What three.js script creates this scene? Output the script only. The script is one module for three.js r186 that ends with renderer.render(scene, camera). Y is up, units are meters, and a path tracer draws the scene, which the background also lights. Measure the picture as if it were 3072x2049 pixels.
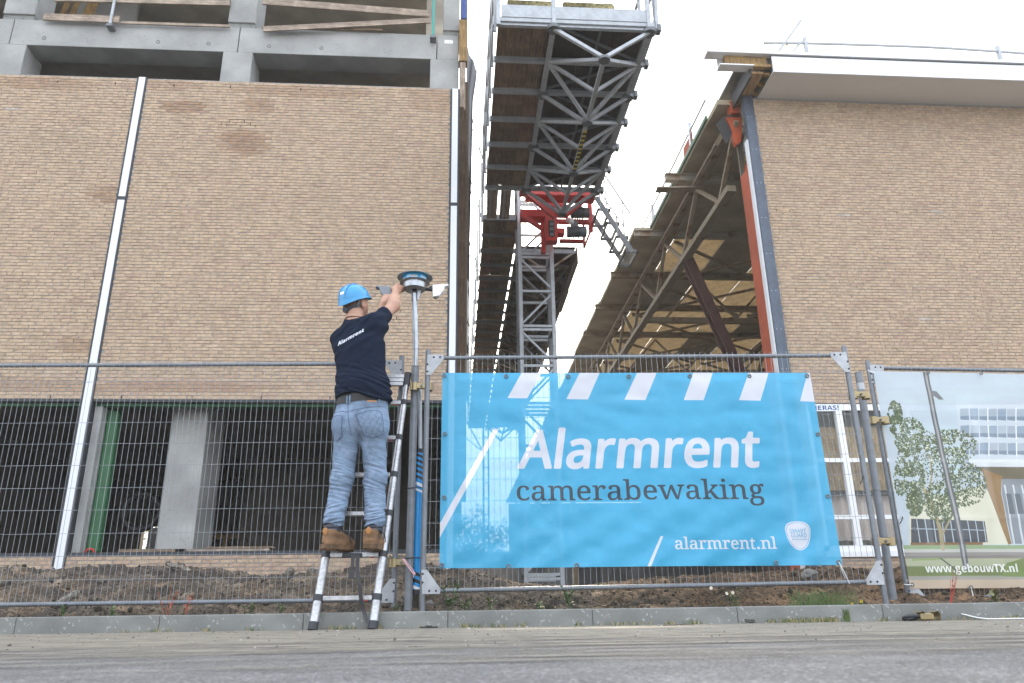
import * as THREE from 'three';
import { mergeGeometries } from 'three/addons/utils/BufferGeometryUtils.js';
import { RoundedBoxGeometry } from 'three/addons/geometries/RoundedBoxGeometry.js';
import { ImprovedNoise } from 'three/addons/math/ImprovedNoise.js';

// ------------------------------------------------------------------ camera, sky, sun, exposure
const scene = new THREE.Scene();
const D2R = Math.PI / 180;
const camera = new THREE.PerspectiveCamera(2 * Math.atan(1024.5 / 2311) / D2R, 3072 / 2049, 0.05, 3000);
camera.rotation.order = 'YXZ';
camera.rotation.set(19.2 * D2R, -4.3 * D2R, -0.87 * D2R);
camera.position.set(0, 0.115, 0);
camera.focus = 6.2;
camera.userData.fStop = 5;
camera.updateMatrixWorld(true);

const renderer = new THREE.WebGLRenderer({ antialias: true });
renderer.toneMapping = THREE.LinearToneMapping;
renderer.toneMappingExposure = 2.75;
renderer.shadowMap.enabled = true;

const sunDir = new THREE.Vector3(0.115, 0.354, -0.928).normalize();
const sun = new THREE.DirectionalLight(new THREE.Color(1.0, 0.84, 0.62), 4.2);
sun.position.copy(sunDir).multiplyScalar(60);
sun.target.position.set(0, 0, 0);
sun.castShadow = true;
sun.shadow.radius = 6;
sun.shadow.mapSize.set(4096, 4096);
Object.assign(sun.shadow.camera, { left: -30, right: 30, top: 30, bottom: -30, near: 1, far: 140 });
scene.add(sun, sun.target);
scene.fog = new THREE.FogExp2(new THREE.Color(1.0, 0.95, 0.87), 0.0024); // dusty, sunlit air over the site

{ // thin bright cloud all round, whiter and brighter towards the veiled sun
  const W = 1024, H = 512, d = new Float32Array(W * H * 4), n = new ImprovedNoise(), v = new THREE.Vector3();
  for (let j = 0; j < H; j++) for (let i = 0; i < W; i++) {
    const ph = ((i + 0.5) / W - 0.5) * 2 * Math.PI, th = ((j + 0.5) / H - 0.5) * Math.PI;
    v.set(Math.cos(ph) * Math.cos(th), Math.sin(th), Math.sin(ph) * Math.cos(th));
    const c = Math.max(0, v.dot(sunDir)), g = Math.pow(c, 8), g2 = Math.pow(c, 60);
    const cl = 1 + 0.12 * n.noise(v.x * 3, v.y * 6, v.z * 3) + 0.06 * n.noise(v.x * 9, v.y * 16, v.z * 9 + 7);
    const k = (j * W + i) * 4;
    d[k] = 0.86 * cl + 0.55 * g + 1.9 * g2;
    d[k + 1] = 0.93 * cl + 0.5 * g + 1.7 * g2;
    d[k + 2] = 1.04 * cl + 0.4 * g + 1.3 * g2;
    d[k + 3] = 1;
  }
  const t = new THREE.DataTexture(d, W, H, THREE.RGBAFormat, THREE.FloatType);
  t.mapping = THREE.EquirectangularReflectionMapping;
  t.magFilter = t.minFilter = THREE.LinearFilter;
  t.needsUpdate = true;
  scene.background = t;
  scene.environment = t;
}

// ------------------------------------------------------------------ helpers
let seed = 12345;
const rnd = () => { seed = (seed * 1664525 + 1013904223) >>> 0; return seed / 4294967296; };
const rr = (a, b) => a + (b - a) * rnd();
const V = (x, y, z) => new THREE.Vector3(x, y, z);
const noise = new ImprovedNoise();
const fbm = (x, y, z, o = 4) => { let s = 0, a = 1, f = 1, t = 0; for (let i = 0; i < o; i++) { s += a * noise.noise(x * f + 3.1 * i, y * f, z * f); t += a; a *= 0.5; f *= 2.03; } return s / t; };
const clamp = (x, a = 0, b = 1) => Math.min(b, Math.max(a, x));
const lerp = (a, b, t) => a + (b - a) * t;
const sstep = (a, b, x) => { const t = clamp((x - a) / (b - a)); return t * t * (3 - 2 * t); };

// a pixel of the photograph (3072 x 2049) gives a direction; the plane it is met on gives the place
const camQ = camera.quaternion.clone();
function dirOf(x, y) { return V((x - 1536) / 2311, -(y - 1024.5) / 2311, -1).applyQuaternion(camQ); }
function onZ(x, y, z) { const d = dirOf(x, y), t = z / d.z; return V(d.x * t, 0.115 + d.y * t, z); }
function onY(x, y, Y) { const d = dirOf(x, y), t = (Y - 0.115) / d.y; return V(d.x * t, Y, d.z * t); }
function onX(x, y, X) { const d = dirOf(x, y), t = X / d.x; return V(X, 0.115 + d.y * t, d.z * t); }
function onPlane(x, y, p, n) { const d = dirOf(x, y), c = V(0, 0.115, 0), t = p.clone().sub(c).dot(n) / d.dot(n); return c.addScaledVector(d, t); }

const used = {};
function numbered(n) { if (!(n in used)) { used[n] = 0; return n; } return n + '_' + String(++used[n]).padStart(3, '0'); }
const tagOf = (o, label, category, group, kind) => { if (label) o.userData.label = label; if (category) o.userData.category = category; if (group) o.userData.group = group; if (kind) o.userData.kind = kind; return o; };
function shadows(m) { m.castShadow = m.receiveShadow = true; return m; }
// a thing: a group at its base; parts are given in world axes and moved to the base
function thing(name, label, category, base = V(0, 0, 0), group) {
  const o = new THREE.Group(); o.name = numbered(name); o.position.copy(base); o.base = base.clone(); scene.add(o);
  return tagOf(o, label, category, group);
}
function structure(name, base = V(0, 0, 0)) { const o = new THREE.Group(); o.name = numbered(name); o.position.copy(base); o.base = base.clone(); o.userData.kind = 'structure'; scene.add(o); return o; }
function part(parent, name, geo, mat, kind) {
  const m = shadows(new THREE.Mesh(geo, mat)); m.name = name; const b = parent.base || V(0, 0, 0);
  geo.translate(-b.x, -b.y, -b.z); m.base = b; parent.add(m); if (kind) m.userData.kind = kind; return m;
}
function place(parent, name, geo, mat, pos, quat, scl) { // a part that shares its geometry with others
  const m = shadows(new THREE.Mesh(geo, mat)); m.name = name; const b = parent.base || V(0, 0, 0);
  m.position.copy(pos).sub(b); if (quat) m.quaternion.copy(quat); if (scl) m.scale.copy(scl); m.base = pos.clone(); parent.add(m); return m;
}
function single(name, geo, mat, label, category, base, group, kind) { // a thing that is one mesh
  const m = shadows(new THREE.Mesh(geo, mat)); m.name = numbered(name); geo.translate(-base.x, -base.y, -base.z); m.position.copy(base); m.base = base.clone(); scene.add(m);
  return tagOf(m, label, category, group, kind);
}
function uvBox(g, s = 1) { // uv in metres, by the way each face points
  const h = g.index ? g.toNonIndexed() : g, p = h.attributes.position, uv = new Float32Array(p.count * 2), a = V(), b = V(), c = V(), n = V();
  for (let i = 0; i < p.count; i += 3) {
    a.fromBufferAttribute(p, i); b.fromBufferAttribute(p, i + 1); c.fromBufferAttribute(p, i + 2);
    n.copy(b).sub(a).cross(c.clone().sub(a)); const x = Math.abs(n.x), y = Math.abs(n.y), z = Math.abs(n.z);
    [a, b, c].forEach((q, k) => {
      const [u, v] = y > x && y > z ? [q.x, q.z] : x > z ? [q.z, q.y] : [q.x, q.y];
      uv[(i + k) * 2] = u * s; uv[(i + k) * 2 + 1] = v * s;
    });
  }
  h.setAttribute('uv', new THREE.BufferAttribute(uv, 2)); return h;
}
function box(x0, x1, y0, y1, z0, z1) { const g = new THREE.BoxGeometry(Math.abs(x1 - x0), Math.abs(y1 - y0), Math.abs(z1 - z0)); g.translate((x0 + x1) / 2, (y0 + y1) / 2, (z0 + z1) / 2); return uvBox(g); }
function rbox(x0, x1, y0, y1, z0, z1, r = 0.006) { const g = new RoundedBoxGeometry(Math.abs(x1 - x0), Math.abs(y1 - y0), Math.abs(z1 - z0), 1, r); g.translate((x0 + x1) / 2, (y0 + y1) / 2, (z0 + z1) / 2); const h = uvBox(g); return h; }
function frameOf(a, b, up = V(0, 1, 0)) {
  const d = b.clone().sub(a), L = d.length(); d.normalize(); let u = up.clone().addScaledVector(d, -up.dot(d)); if (u.lengthSq() < 1e-6) u = V(0, 0, 1).addScaledVector(d, -d.z); u.normalize();
  return { d, L, u, s: u.clone().cross(d) };
}
function alongUV(g) { const h = g.index ? g.toNonIndexed() : g, p = h.attributes.position, uv = new Float32Array(p.count * 2), a = V(), b = V(), c = V(), n = V(), o = rnd() * 3; for (let i = 0; i < p.count; i += 3) { a.fromBufferAttribute(p, i); b.fromBufferAttribute(p, i + 1); c.fromBufferAttribute(p, i + 2); n.copy(b).sub(a).cross(c.clone().sub(a)); const x = Math.abs(n.x), y = Math.abs(n.y), z = Math.abs(n.z);[a, b, c].forEach((q, k) => { const [u, v] = z > x && z > y ? [q.x, q.y] : x > y ? [q.y, q.z] : [q.x, q.z]; uv[(i + k) * 2] = u + o; uv[(i + k) * 2 + 1] = v + o; }); } h.setAttribute('uv', new THREE.BufferAttribute(uv, 2)); return h; } // uv in metres, v along the member
function bar(a, b, w, h, up, r = 0) { // a rectangular member from a to b; w sideways, h along up
  const f = frameOf(a, b, up), g0 = r ? new RoundedBoxGeometry(w, h, f.L, 1, r) : new THREE.BoxGeometry(w, h, f.L); const g = alongUV(g0);
  g.applyMatrix4(new THREE.Matrix4().makeBasis(f.s, f.u, f.d).setPosition(a.clone().add(b).multiplyScalar(0.5))); return g;
}
function tube(a, b, r, r2 = r, seg = 12, cap = true) {
  const f = frameOf(a, b), g = new THREE.CylinderGeometry(r2, r, f.L, seg, 1, !cap); const uv = g.attributes.uv;
  for (let i = 0; i < uv.count; i++) uv.setXY(i, uv.getX(i) * Math.PI * 2 * r, uv.getY(i) * f.L);
  const m = new THREE.Matrix4().makeBasis(f.s, f.d, f.u.clone().negate()); if (m.determinant() < 0) m.makeBasis(f.s, f.d, f.u);
  g.applyMatrix4(m.setPosition(a.clone().add(b).multiplyScalar(0.5))); return g.toNonIndexed();
}
function wirePath(pts, r, seg = 20, rad = 6) { return new THREE.TubeGeometry(new THREE.CatmullRomCurve3(pts), seg, r, rad, false).toNonIndexed(); }
function lathe(prof, seg = 32) { return new THREE.LatheGeometry(prof.map(p => new THREE.Vector2(p[0], p[1])), seg); }
const merge = list => mergeGeometries(list.map(g => { const h = g.index ? g.toNonIndexed() : g; for (const k of Object.keys(h.attributes)) if (!['position', 'normal', 'uv'].includes(k)) h.deleteAttribute(k); if (!h.attributes.uv) h.setAttribute('uv', new THREE.BufferAttribute(new Float32Array(h.attributes.position.count * 2), 2)); return h; }));
const mergeC = list => mergeGeometries(list);

// ------------------------------------------------------------------ textures (what surfaces are made of)
function tileNoise(size, cell, sd) { // tileable value noise, cell = lattice cells across
  let s = sd >>> 0; const g = new Float32Array(cell * cell); for (let i = 0; i < g.length; i++) { s = (s * 1664525 + 1013904223) >>> 0; g[i] = s / 4294967296; }
  const out = new Float32Array(size * size);
  for (let j = 0; j < size; j++) for (let i = 0; i < size; i++) {
    const x = i / size * cell, y = j / size * cell, x0 = Math.floor(x), y0 = Math.floor(y), fx = x - x0, fy = y - y0, u = fx * fx * (3 - 2 * fx), w = fy * fy * (3 - 2 * fy), x1 = (x0 + 1) % cell, y1 = (y0 + 1) % cell;
    out[j * size + i] = lerp(lerp(g[y0 * cell + x0], g[y0 * cell + x1], u), lerp(g[y1 * cell + x0], g[y1 * cell + x1], u), w);
  }
  return out;
}
function fbmTile(size, cells, sd, gain = 0.55) { const o = new Float32Array(size * size); let a = 1, t = 0; cells.forEach((c, k) => { const n = tileNoise(size, c, sd + k * 77); for (let i = 0; i < o.length; i++) o[i] += a * n[i]; t += a; a *= gain; }); for (let i = 0; i < o.length; i++) o[i] /= t; return o; }
function tex(size, fn, metres = 1, srgb = true) { // fn(i, x, y) gives rgb 0..1 in sRGB for colour maps
  const d = new Uint8Array(size * size * 4);
  for (let i = 0; i < size * size; i++) { const c = fn(i, i % size, Math.floor(i / size)); d[i * 4] = clamp(c[0]) * 255; d[i * 4 + 1] = clamp(c[1]) * 255; d[i * 4 + 2] = clamp(c[2]) * 255; d[i * 4 + 3] = 255; }
  const t = new THREE.DataTexture(d, size, size); t.wrapS = t.wrapT = THREE.RepeatWrapping; t.magFilter = THREE.LinearFilter; t.minFilter = THREE.LinearMipmapLinearFilter; t.generateMipmaps = true; if (srgb) t.colorSpace = THREE.SRGBColorSpace; t.repeat.set(1 / metres, 1 / metres); t.needsUpdate = true; return t;
}
const grey = (arr, lo, hi) => i => { const v = lerp(lo, hi, arr[i]); return [v, v, v]; };
const S = 512;
const nA = fbmTile(S, [4, 8, 16, 32, 64, 128, 256], 11), nB = fbmTile(S, [8, 16, 32, 64, 128], 29), nC = fbmTile(S, [64, 128, 256], 53), nD = fbmTile(S, [3, 6, 12, 24], 91), nE = tileNoise(S, 256, 7), nF = tileNoise(S, 512 / 4, 17);
const streak = (() => { const o = new Float32Array(S * S), n = fbmTile(S, [32, 64, 128, 256], 301); for (let j = 0; j < S; j++) for (let i = 0; i < S; i++) o[j * S + i] = n[(Math.floor(j / 14) % S) * S + i] * 0.6 + n[(Math.floor(j / 3) % S) * S + i] * 0.4; return o; })();
const T = {
  concrete: tex(S, i => { const v = 0.82 + 0.20 * (nA[i] - 0.5) + 0.18 * (nD[i] - 0.5) + (nC[i] > 0.78 ? -0.12 : 0); return [v, v, v * 0.995]; }, 1.6),
  concreteB: tex(S, i => { const v = 0.5 + 0.5 * (nA[i] - 0.5) + (nC[i] > 0.72 ? -0.4 : 0); return [v, v, v]; }, 1.6, false),
  fine: tex(S, i => { const v = 0.86 + 0.28 * (nC[i] - 0.5) + 0.2 * (nB[i] - 0.5); return [v, v, v]; }, 0.5),
  fineB: tex(S, grey(nC, 0, 1), 0.25, false),
  galv: tex(S, i => { const v = 0.86 + 0.16 * (nB[i] - 0.5) + 0.08 * (nC[i] - 0.5); return [v, v, v * 1.01]; }, 0.35),
  galvR: tex(S, i => { const v = 0.55 + 0.5 * (nB[i] - 0.5); return [v, v, v]; }, 0.35, false),
  wood: tex(S, i => { const v = 0.74 + 0.5 * (streak[i] - 0.5) + 0.3 * (nD[i] - 0.5); return [v, v * 0.97, v * 0.93]; }, 0.6),
  rust: tex(S, i => { const r = clamp((nA[i] * 0.6 + nD[i] * 0.4 - 0.5) * 7); return [lerp(0.86, 0.62, r), lerp(0.84, 0.43, r), lerp(0.80, 0.27, r)].map(v => v + 0.12 * (nC[i] - 0.5)); }, 1.3),
  soil: tex(S, i => { const v = 0.66 + 0.75 * (nA[i] - 0.5) + 0.7 * (nC[i] - 0.5), w = nD[i] - 0.5; return [v * (1 + 0.12 * w), v, v * (1 - 0.14 * w)]; }, 0.8),
  soilB: tex(S, i => { const v = 0.5 + 0.7 * (nA[i] - 0.5) + 0.5 * (nC[i] - 0.5); return [v, v, v]; }, 0.5, false),
  denim: tex(S, (i, x, y) => { const w = ((x + y) % 4 < 2 ? 0.03 : -0.03), v = 0.82 + 0.3 * (nB[i] - 0.5) + 0.22 * (nE[i] - 0.5) + w; return [v * (0.96 + 0.1 * nD[i]), v, v * 1.02]; }, 0.3),
  cloth: tex(S, i => { const v = 0.88 + 0.2 * (nE[i] - 0.5) + 0.08 * (nB[i] - 0.5); return [v, v, v]; }, 0.25),
  skin: tex(S, i => { const v = 0.93 + 0.1 * (nB[i] - 0.5), r = 0.06 * (nD[i] - 0.5); return [v + r * 0.3, v - r, v - r]; }, 0.2),
  leather: tex(S, i => { const v = 0.8 + 0.5 * (nA[i] - 0.5) + 0.3 * (nD[i] - 0.5); return [v, v * 0.98, v * 0.96]; }, 0.25),
};
const M = {};
const std = (color, roughness = 0.8, metalness = 0, o = {}) => new THREE.MeshStandardMaterial({ color: new THREE.Color(...(Array.isArray(color) ? color : [color, color, color])), roughness, metalness, side: THREE.DoubleSide, ...o });
const phys = (color, o = {}) => new THREE.MeshPhysicalMaterial({ color: new THREE.Color(...color), side: THREE.DoubleSide, ...o });
M.concrete = std([0.52, 0.525, 0.515], 0.85, 0, { map: T.concrete, bumpMap: T.concreteB, bumpScale: 0.004 });
M.concreteRough = std([0.38, 0.39, 0.375], 0.95, 0, { map: T.concrete, bumpMap: T.concreteB, bumpScale: 0.03 });
M.ceiling = std([0.54, 0.49, 0.41], 0.9, 0, { map: T.concrete });
M.mortar = std([0.41, 0.395, 0.375], 0.95, 0, { map: T.fine, bumpMap: T.fineB, bumpScale: 0.002 });
M.darkGap = std([0.03, 0.028, 0.025], 0.9);
M.whitePaint = std([0.70, 0.72, 0.75], 0.5);
M.pvcWhite = std([0.78, 0.79, 0.80], 0.35);
M.rubber = std([0.03, 0.033, 0.04], 0.6);
M.black = std([0.02, 0.02, 0.022], 0.5);
M.foil = phys([0.022, 0.024, 0.030], { roughness: 0.55 });
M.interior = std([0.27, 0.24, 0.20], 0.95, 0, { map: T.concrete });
M.foilPale = std([0.5, 0.52, 0.5], 0.45);
M.slateMetal = std([0.095, 0.125, 0.175], 0.45, 0.2, { map: T.fine });
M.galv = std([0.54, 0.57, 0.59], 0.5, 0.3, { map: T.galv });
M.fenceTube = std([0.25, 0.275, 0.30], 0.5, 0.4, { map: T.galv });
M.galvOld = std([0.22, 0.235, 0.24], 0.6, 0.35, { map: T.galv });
M.galvBright = std([0.50, 0.54, 0.57], 0.32, 0.7, { map: T.galv });
M.alu = std([0.58, 0.59, 0.61], 0.34, 0.75, { map: T.fine });
M.zincYellow = phys([0.43, 0.345, 0.19], { roughness: 0.35, metalness: 0.75, map: T.galv });
M.wood = std([0.40, 0.31, 0.23], 0.85, 0, { map: T.wood });
M.woodGrey = std([0.60, 0.51, 0.44], 0.9, 0, { map: T.wood });
M.woodDark = std([0.17, 0.115, 0.075], 0.9, 0, { map: T.wood });
M.woodOchre = std([0.50, 0.33, 0.13], 0.8, 0, { map: T.wood });
M.ply = std([0.74, 0.50, 0.27], 0.7, 0, { map: T.wood });
M.red = std([0.62, 0.035, 0.025], 0.5, 0, { map: T.fine });
M.orange = std([0.68, 0.115, 0.03], 0.75, 0, { map: T.concrete });
M.rusty = std([0.36, 0.31, 0.24], 0.8, 0.1, { map: T.rust });
M.brownSteel = std([0.125, 0.05, 0.045], 0.6, 0.1, { map: T.fine });
M.green = std([0.035, 0.16, 0.06], 0.5, 0, { map: T.fine });
M.blueTarp = std([0.02, 0.055, 0.22], 0.5);
M.insulation = std([0.62, 0.52, 0.24], 0.95, 0, { map: T.soil });
M.wool = std([0.55, 0.52, 0.42], 1, 0, { map: T.soil, bumpMap: T.soilB, bumpScale: 0.02 });
M.teal = std([0.05, 0.30, 0.26], 0.6);
// ------------------------------------------------------------------ ground: road, sand, kerb, soil bank, site ground
const kerbZ = x => -5.75 + 0.08 * (x + 1), kerbA = -Math.atan(0.08);
T.asphalt = tex(S, i => { const st = nF[i] > 0.80 ? 0.26 : nF[i] < 0.2 ? -0.16 : 0, v = 0.60 + st + 0.3 * (nC[i] - 0.5) + 0.18 * (nD[i] - 0.5); return [v * 1.0, v * 0.995, v * 1.0]; }, 0.55);
T.asphaltB = tex(S, i => { const v = 0.5 + 0.9 * (nF[i] - 0.5) + 0.3 * (nC[i] - 0.5); return [v, v, v]; }, 0.55, false);
T.sand = tex(S, i => { const v = 0.80 + 0.26 * (nC[i] - 0.5) + 0.3 * (nB[i] - 0.5) + (nF[i] > 0.93 ? -0.28 : 0); return [v, v * 0.975, v * 0.93]; }, 0.45);
M.asphalt = std([0.47, 0.455, 0.44], 0.85, 0, { map: T.asphalt, bumpMap: T.asphaltB, bumpScale: 0.004 });
{
  const g = new THREE.PlaneGeometry(400, 206, 1, 1); g.rotateX(-Math.PI / 2); g.translate(0, 0, 97); // reaches z = -6
  const road = structure('road'); part(road, 'asphalt', uvBox(g), M.asphalt);
  const MW = 2048, MH = 512, md = new Uint8Array(MW * MH * 4), x0 = -9, x1 = 11, z0 = -6.0, z1 = -1.0;
  for (let j = 0; j < MH; j++) for (let i = 0; i < MW; i++) {
    const x = lerp(x0, x1, i / MW), z = lerp(z1, z0, j / MH), d = z - kerbZ(x);
    const a = 1.12 - 0.8 * sstep(1.4, 4.2, d) - 0.04 * d + 0.55 * fbm(x * 0.35, z * 2.4, 3.3, 4) + 0.55 * fbm(x * 1.6, z * 9, 8.1, 3) + 0.22 * fbm(x * 9, z * 18, 1, 2);
    const v = clamp(sstep(0.1, 1.0, a) * 0.85 * sstep(4.5, 3.9, d), 0, 1) * sstep(0, 0.4, i / MW * 20) * sstep(0, 0.4, (1 - i / MW) * 20);
    const k = (j * MW + i) * 4; md[k] = md[k + 1] = md[k + 2] = v * 255; md[k + 3] = 255;
  }
  const mask = new THREE.DataTexture(md, MW, MH); mask.magFilter = mask.minFilter = THREE.LinearFilter; mask.channel = 1; mask.needsUpdate = true;
  const sg = new THREE.PlaneGeometry(20, 5); const uv1 = sg.attributes.uv.clone(); sg.rotateX(-Math.PI / 2); sg.translate(1, 0.004, -3.5);
  const p = sg.attributes.position, uv = sg.attributes.uv; for (let i = 0; i < p.count; i++) uv.setXY(i, p.getX(i), p.getZ(i)); sg.setAttribute('uv1', uv1);
  part(road, 'sand_film', sg, std([0.405, 0.38, 0.335], 0.95, 0, { map: T.sand, alphaMap: mask, transparent: true }));
  // grit lying on the road
  const pg = new THREE.DodecahedronGeometry(1, 0), gi = new THREE.InstancedMesh(pg, std([0.8, 0.8, 0.8], 0.9), 900); const m4 = new THREE.Matrix4(), q = new THREE.Quaternion(), e = new THREE.Euler();
  for (let i = 0; i < 900; i++) {
    const x = rr(-5, 6), d = Math.pow(rnd(), 1.6) * 3.0 + 0.02, r = rr(0.0015, 0.0040) * (rnd() < 0.05 ? 2.2 : 1); e.set(rr(0, 3), rr(0, 3), rr(0, 3)); q.setFromEuler(e);
    m4.compose(V(x, 0.004 + r * 0.4, kerbZ(x) + d), q, V(r, r * 0.7, r * rr(0.8, 1.5))); gi.setMatrixAt(i, m4);
    const c = rnd() < 0.5 ? rr(0.08, 0.2) : rr(0.3, 0.6); gi.setColorAt(i, new THREE.Color(c, c * 0.95, c * 0.88));
  }
  gi.name = 'road_grit'; tagOf(gi, 'dark and pale grit scattered over the sandy road edge', 'grit', null, 'stuff'); scene.add(gi); shadows(gi);
}
{
  T.kerb = tex(S, i => { const v = 0.82 + 0.2 * (nA[i] - 0.5) + 0.16 * (nD[i] - 0.5); const sp = nB[(i * 3) % (S * S)] * 0.5 + nC[i] * 0.5 > 0.665 ? 0.22 : 0; return [v + sp, v + sp, v * 0.99 + sp]; }, 0.9);
  const mats = [0, 1, 2].map(k => std([0.325 + 0.012 * k, 0.335 + 0.012 * k, 0.33 + 0.01 * k], 0.9, 0, { map: T.kerb, bumpMap: T.fineB, bumpScale: 0.0015 }));
  const kerb = structure('kerb'), g = uvBox(new RoundedBoxGeometry(0.998, 0.235, 0.15, 2, 0.008)), q = new THREE.Quaternion().setFromAxisAngle(V(0, 1, 0), kerbA);
  // a joint stands at the photograph's pixel column 1346; stones are one metre long
  const xj = onZ(1346, 1850, -5.68).x; const c = Math.cos(kerbA);
  for (let k = -8; k < 9; k++) { const x = xj + (k + 0.5) * c; const gg = k % 2 ? g : g; place(kerb, 'kerb_stone', gg, mats[((k % 3) + 3) % 3], V(x, -0.003 + rr(-0.001, 0.001), kerbZ(x) - 0.075), q); }
}
const wallZ = -10.47;
function soilH(x, z) {
  const d = kerbZ(x) - 0.15 - z; if (d < 0) return 0.1;
  const gap = sstep(-0.3, 0.6, x) * sstep(5.2, 4.6, x);
  let crest = lerp(0.50, 0.40, gap) + 0.10 * fbm(x * 0.55, z * 0.4, 2.2, 2);
  crest += 0.14 * Math.exp(-((x + 0.55) ** 2) / 0.12 - ((z + 8.2) ** 2) / 0.8) + 0.10 * Math.exp(-((x + 3.4) ** 2) / 1.6 - ((z + 8.8) ** 2) / 1) - 0.13 * Math.exp(-((x - 1.2) ** 2) / 0.25) - 0.08 * Math.exp(-((x + 1.9) ** 2) / 0.25);
  let h = lerp(0.095, crest, sstep(0.12, 2.3, d)) - 0.12 * sstep(3.2, 4.6, d);
  const k = sstep(0, 0.35, d);
  h += k * (0.085 * fbm(x * 1.7, z * 1.7, 5, 2) + 0.035 * (1 - Math.abs(fbm(x * 4.2, z * 4.2, 9, 2)) * 2.6 - 0.45) + 0.055 * fbm(x * 9, z * 9, 1.5, 2) + 0.03 * fbm(x * 22, z * 22, 4.4, 2));
  h += k * sstep(5.2, 5.6, x) * sstep(3.2, 2.4, d) * -0.05;
  return h;
}
{
  const nx = 560, nz = 132, x0 = -7.6, x1 = 8.2, g = new THREE.PlaneGeometry(1, 1, nx, nz), p = g.attributes.position, uv = g.attributes.uv, col = new Float32Array(p.count * 3);
  for (let j = 0; j <= nz; j++) for (let i = 0; i <= nx; i++) {
    const k = j * (nx + 1) + i, x = lerp(x0, x1, i / nx), zf = kerbZ(x) - 0.14, z = lerp(zf, -10.6, Math.pow(j / nz, 1.15)), y = soilH(x, z);
    p.setXYZ(k, x + 0.02 * noise.noise(x * 14, z * 14, 0), y, z); uv.setXY(k, x, z);
    const n1 = fbm(x * 0.9, z * 1.3, 7, 3), n2 = fbm(x * 5, z * 5, 3, 2), dark = clamp(0.5 + 1.3 * n1 + 0.5 * n2), right = sstep(0.5, 2.2, x);
    const a = [lerp(0.20, 0.235, right), lerp(0.155, 0.15, right), lerp(0.11, 0.085, right)], b = [lerp(0.10, 0.105, right), lerp(0.082, 0.07, right), lerp(0.068, 0.045, right)];
    for (let c = 0; c < 3; c++) col[k * 3 + c] = lerp(a[c], b[c], dark);
  }
  g.setAttribute('color', new THREE.BufferAttribute(col, 3)); g.computeVertexNormals();
  M.soil = std([1.75, 1.66, 1.55], 1, 0, { map: T.soil, bumpMap: T.soilB, bumpScale: 0.02, vertexColors: true });
  const bank = structure('soil_bank'); part(bank, 'soil', g, M.soil);
  const cg = new THREE.IcosahedronGeometry(1, 1), cp = cg.attributes.position; for (let i = 0; i < cp.count; i++) { const s = 1 + 0.35 * noise.noise(cp.getX(i) * 2, cp.getY(i) * 2, cp.getZ(i) * 2) + 0.2 * noise.noise(cp.getX(i) * 5, cp.getY(i) * 5, cp.getZ(i) * 5); cp.setXYZ(i, cp.getX(i) * s, cp.getY(i) * s, cp.getZ(i) * s); } cg.computeVertexNormals();
  const N = 7000, im = new THREE.InstancedMesh(cg, std([1, 1, 1], 1, 0, { map: T.soil, bumpMap: T.soilB, bumpScale: 0.01 }), N), m4 = new THREE.Matrix4(), q = new THREE.Quaternion(), e = new THREE.Euler();
  for (let i = 0; i < N; i++) {
    const x = rr(-6.5, 7), d = Math.pow(rnd(), 1.3) * 4.2 + 0.04, z = kerbZ(x) - 0.15 - d, r = rr(0.004, 0.013) * (rnd() < 0.06 ? rr(1.6, 2.8) : 1); e.set(rr(0, 6), rr(0, 6), rr(0, 6)); q.setFromEuler(e);
    m4.compose(V(x, soilH(x, z) + r * 0.25, z), q, V(r, r * rr(0.6, 0.9), r * rr(0.8, 1.3))); im.setMatrixAt(i, m4);
    const c = rr(0.12, 0.30), w = rnd() < 0.05 ? 1.8 : 1; im.setColorAt(i, new THREE.Color(c * w, c * 0.82 * w, c * (w > 1 ? 0.78 : 0.58) * w));
  }
  im.name = 'soil_clods'; tagOf(im, 'loose crumbs and clods of brown earth lying on the bank', 'soil', null, 'stuff'); scene.add(im); shadows(im);
  const sg = new THREE.PlaneGeometry(500, 300); sg.rotateX(-Math.PI / 2); sg.translate(0, 0.09, -156.02);
  part(structure('site_ground'), 'ground', uvBox(sg), std([0.24, 0.21, 0.17], 1, 0, { map: T.soil }));
}

// ------------------------------------------------------------------ brickwork
// stains on the bricks, as the photograph shows them: [pixel x, y, half width, half height, strength]
const brickVariants = [0, 1, 2, 3].map(k => {
  const g = new THREE.BoxGeometry(1, 1, 1, 3, 1, 1), p = g.attributes.position;
  for (let i = 0; i < p.count; i++) if (p.getZ(i) > 0) { const x = p.getX(i), y = p.getY(i); p.setX(i, x + (Math.abs(x) > 0.4 ? 0.004 * noise.noise(k * 5.1, y * 3, 2) : 0)); p.setY(i, y + 0.10 * noise.noise(x * 4 + k * 9, y * 2, 1.5) * (Math.abs(y) > 0.4 ? 1 : 0)); p.setZ(i, 0.5 + 0.08 * noise.noise(x * 5 + k * 7, y * 4, 0.5)); }
  const h = uvBox(g); const uv = h.attributes.uv; for (let i = 0; i < uv.count; i++) uv.setXY(i, uv.getX(i) * 0.21, uv.getY(i) * 0.04); h.computeVertexNormals(); return h;
});
T.brick = tex(S, (i, x, y) => { const v = 0.88 + 0.26 * (nB[i] - 0.5) + 0.16 * (nC[i] - 0.5); return [v, v * 0.985, v * 0.97]; }, 0.33);
const brickMat = std([1, 1, 1], 0.92, 0, { map: T.brick, bumpMap: T.fineB, bumpScale: 0.0025, vertexColors: true });
const brickPalette = []; const paletteMats = [];
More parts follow.
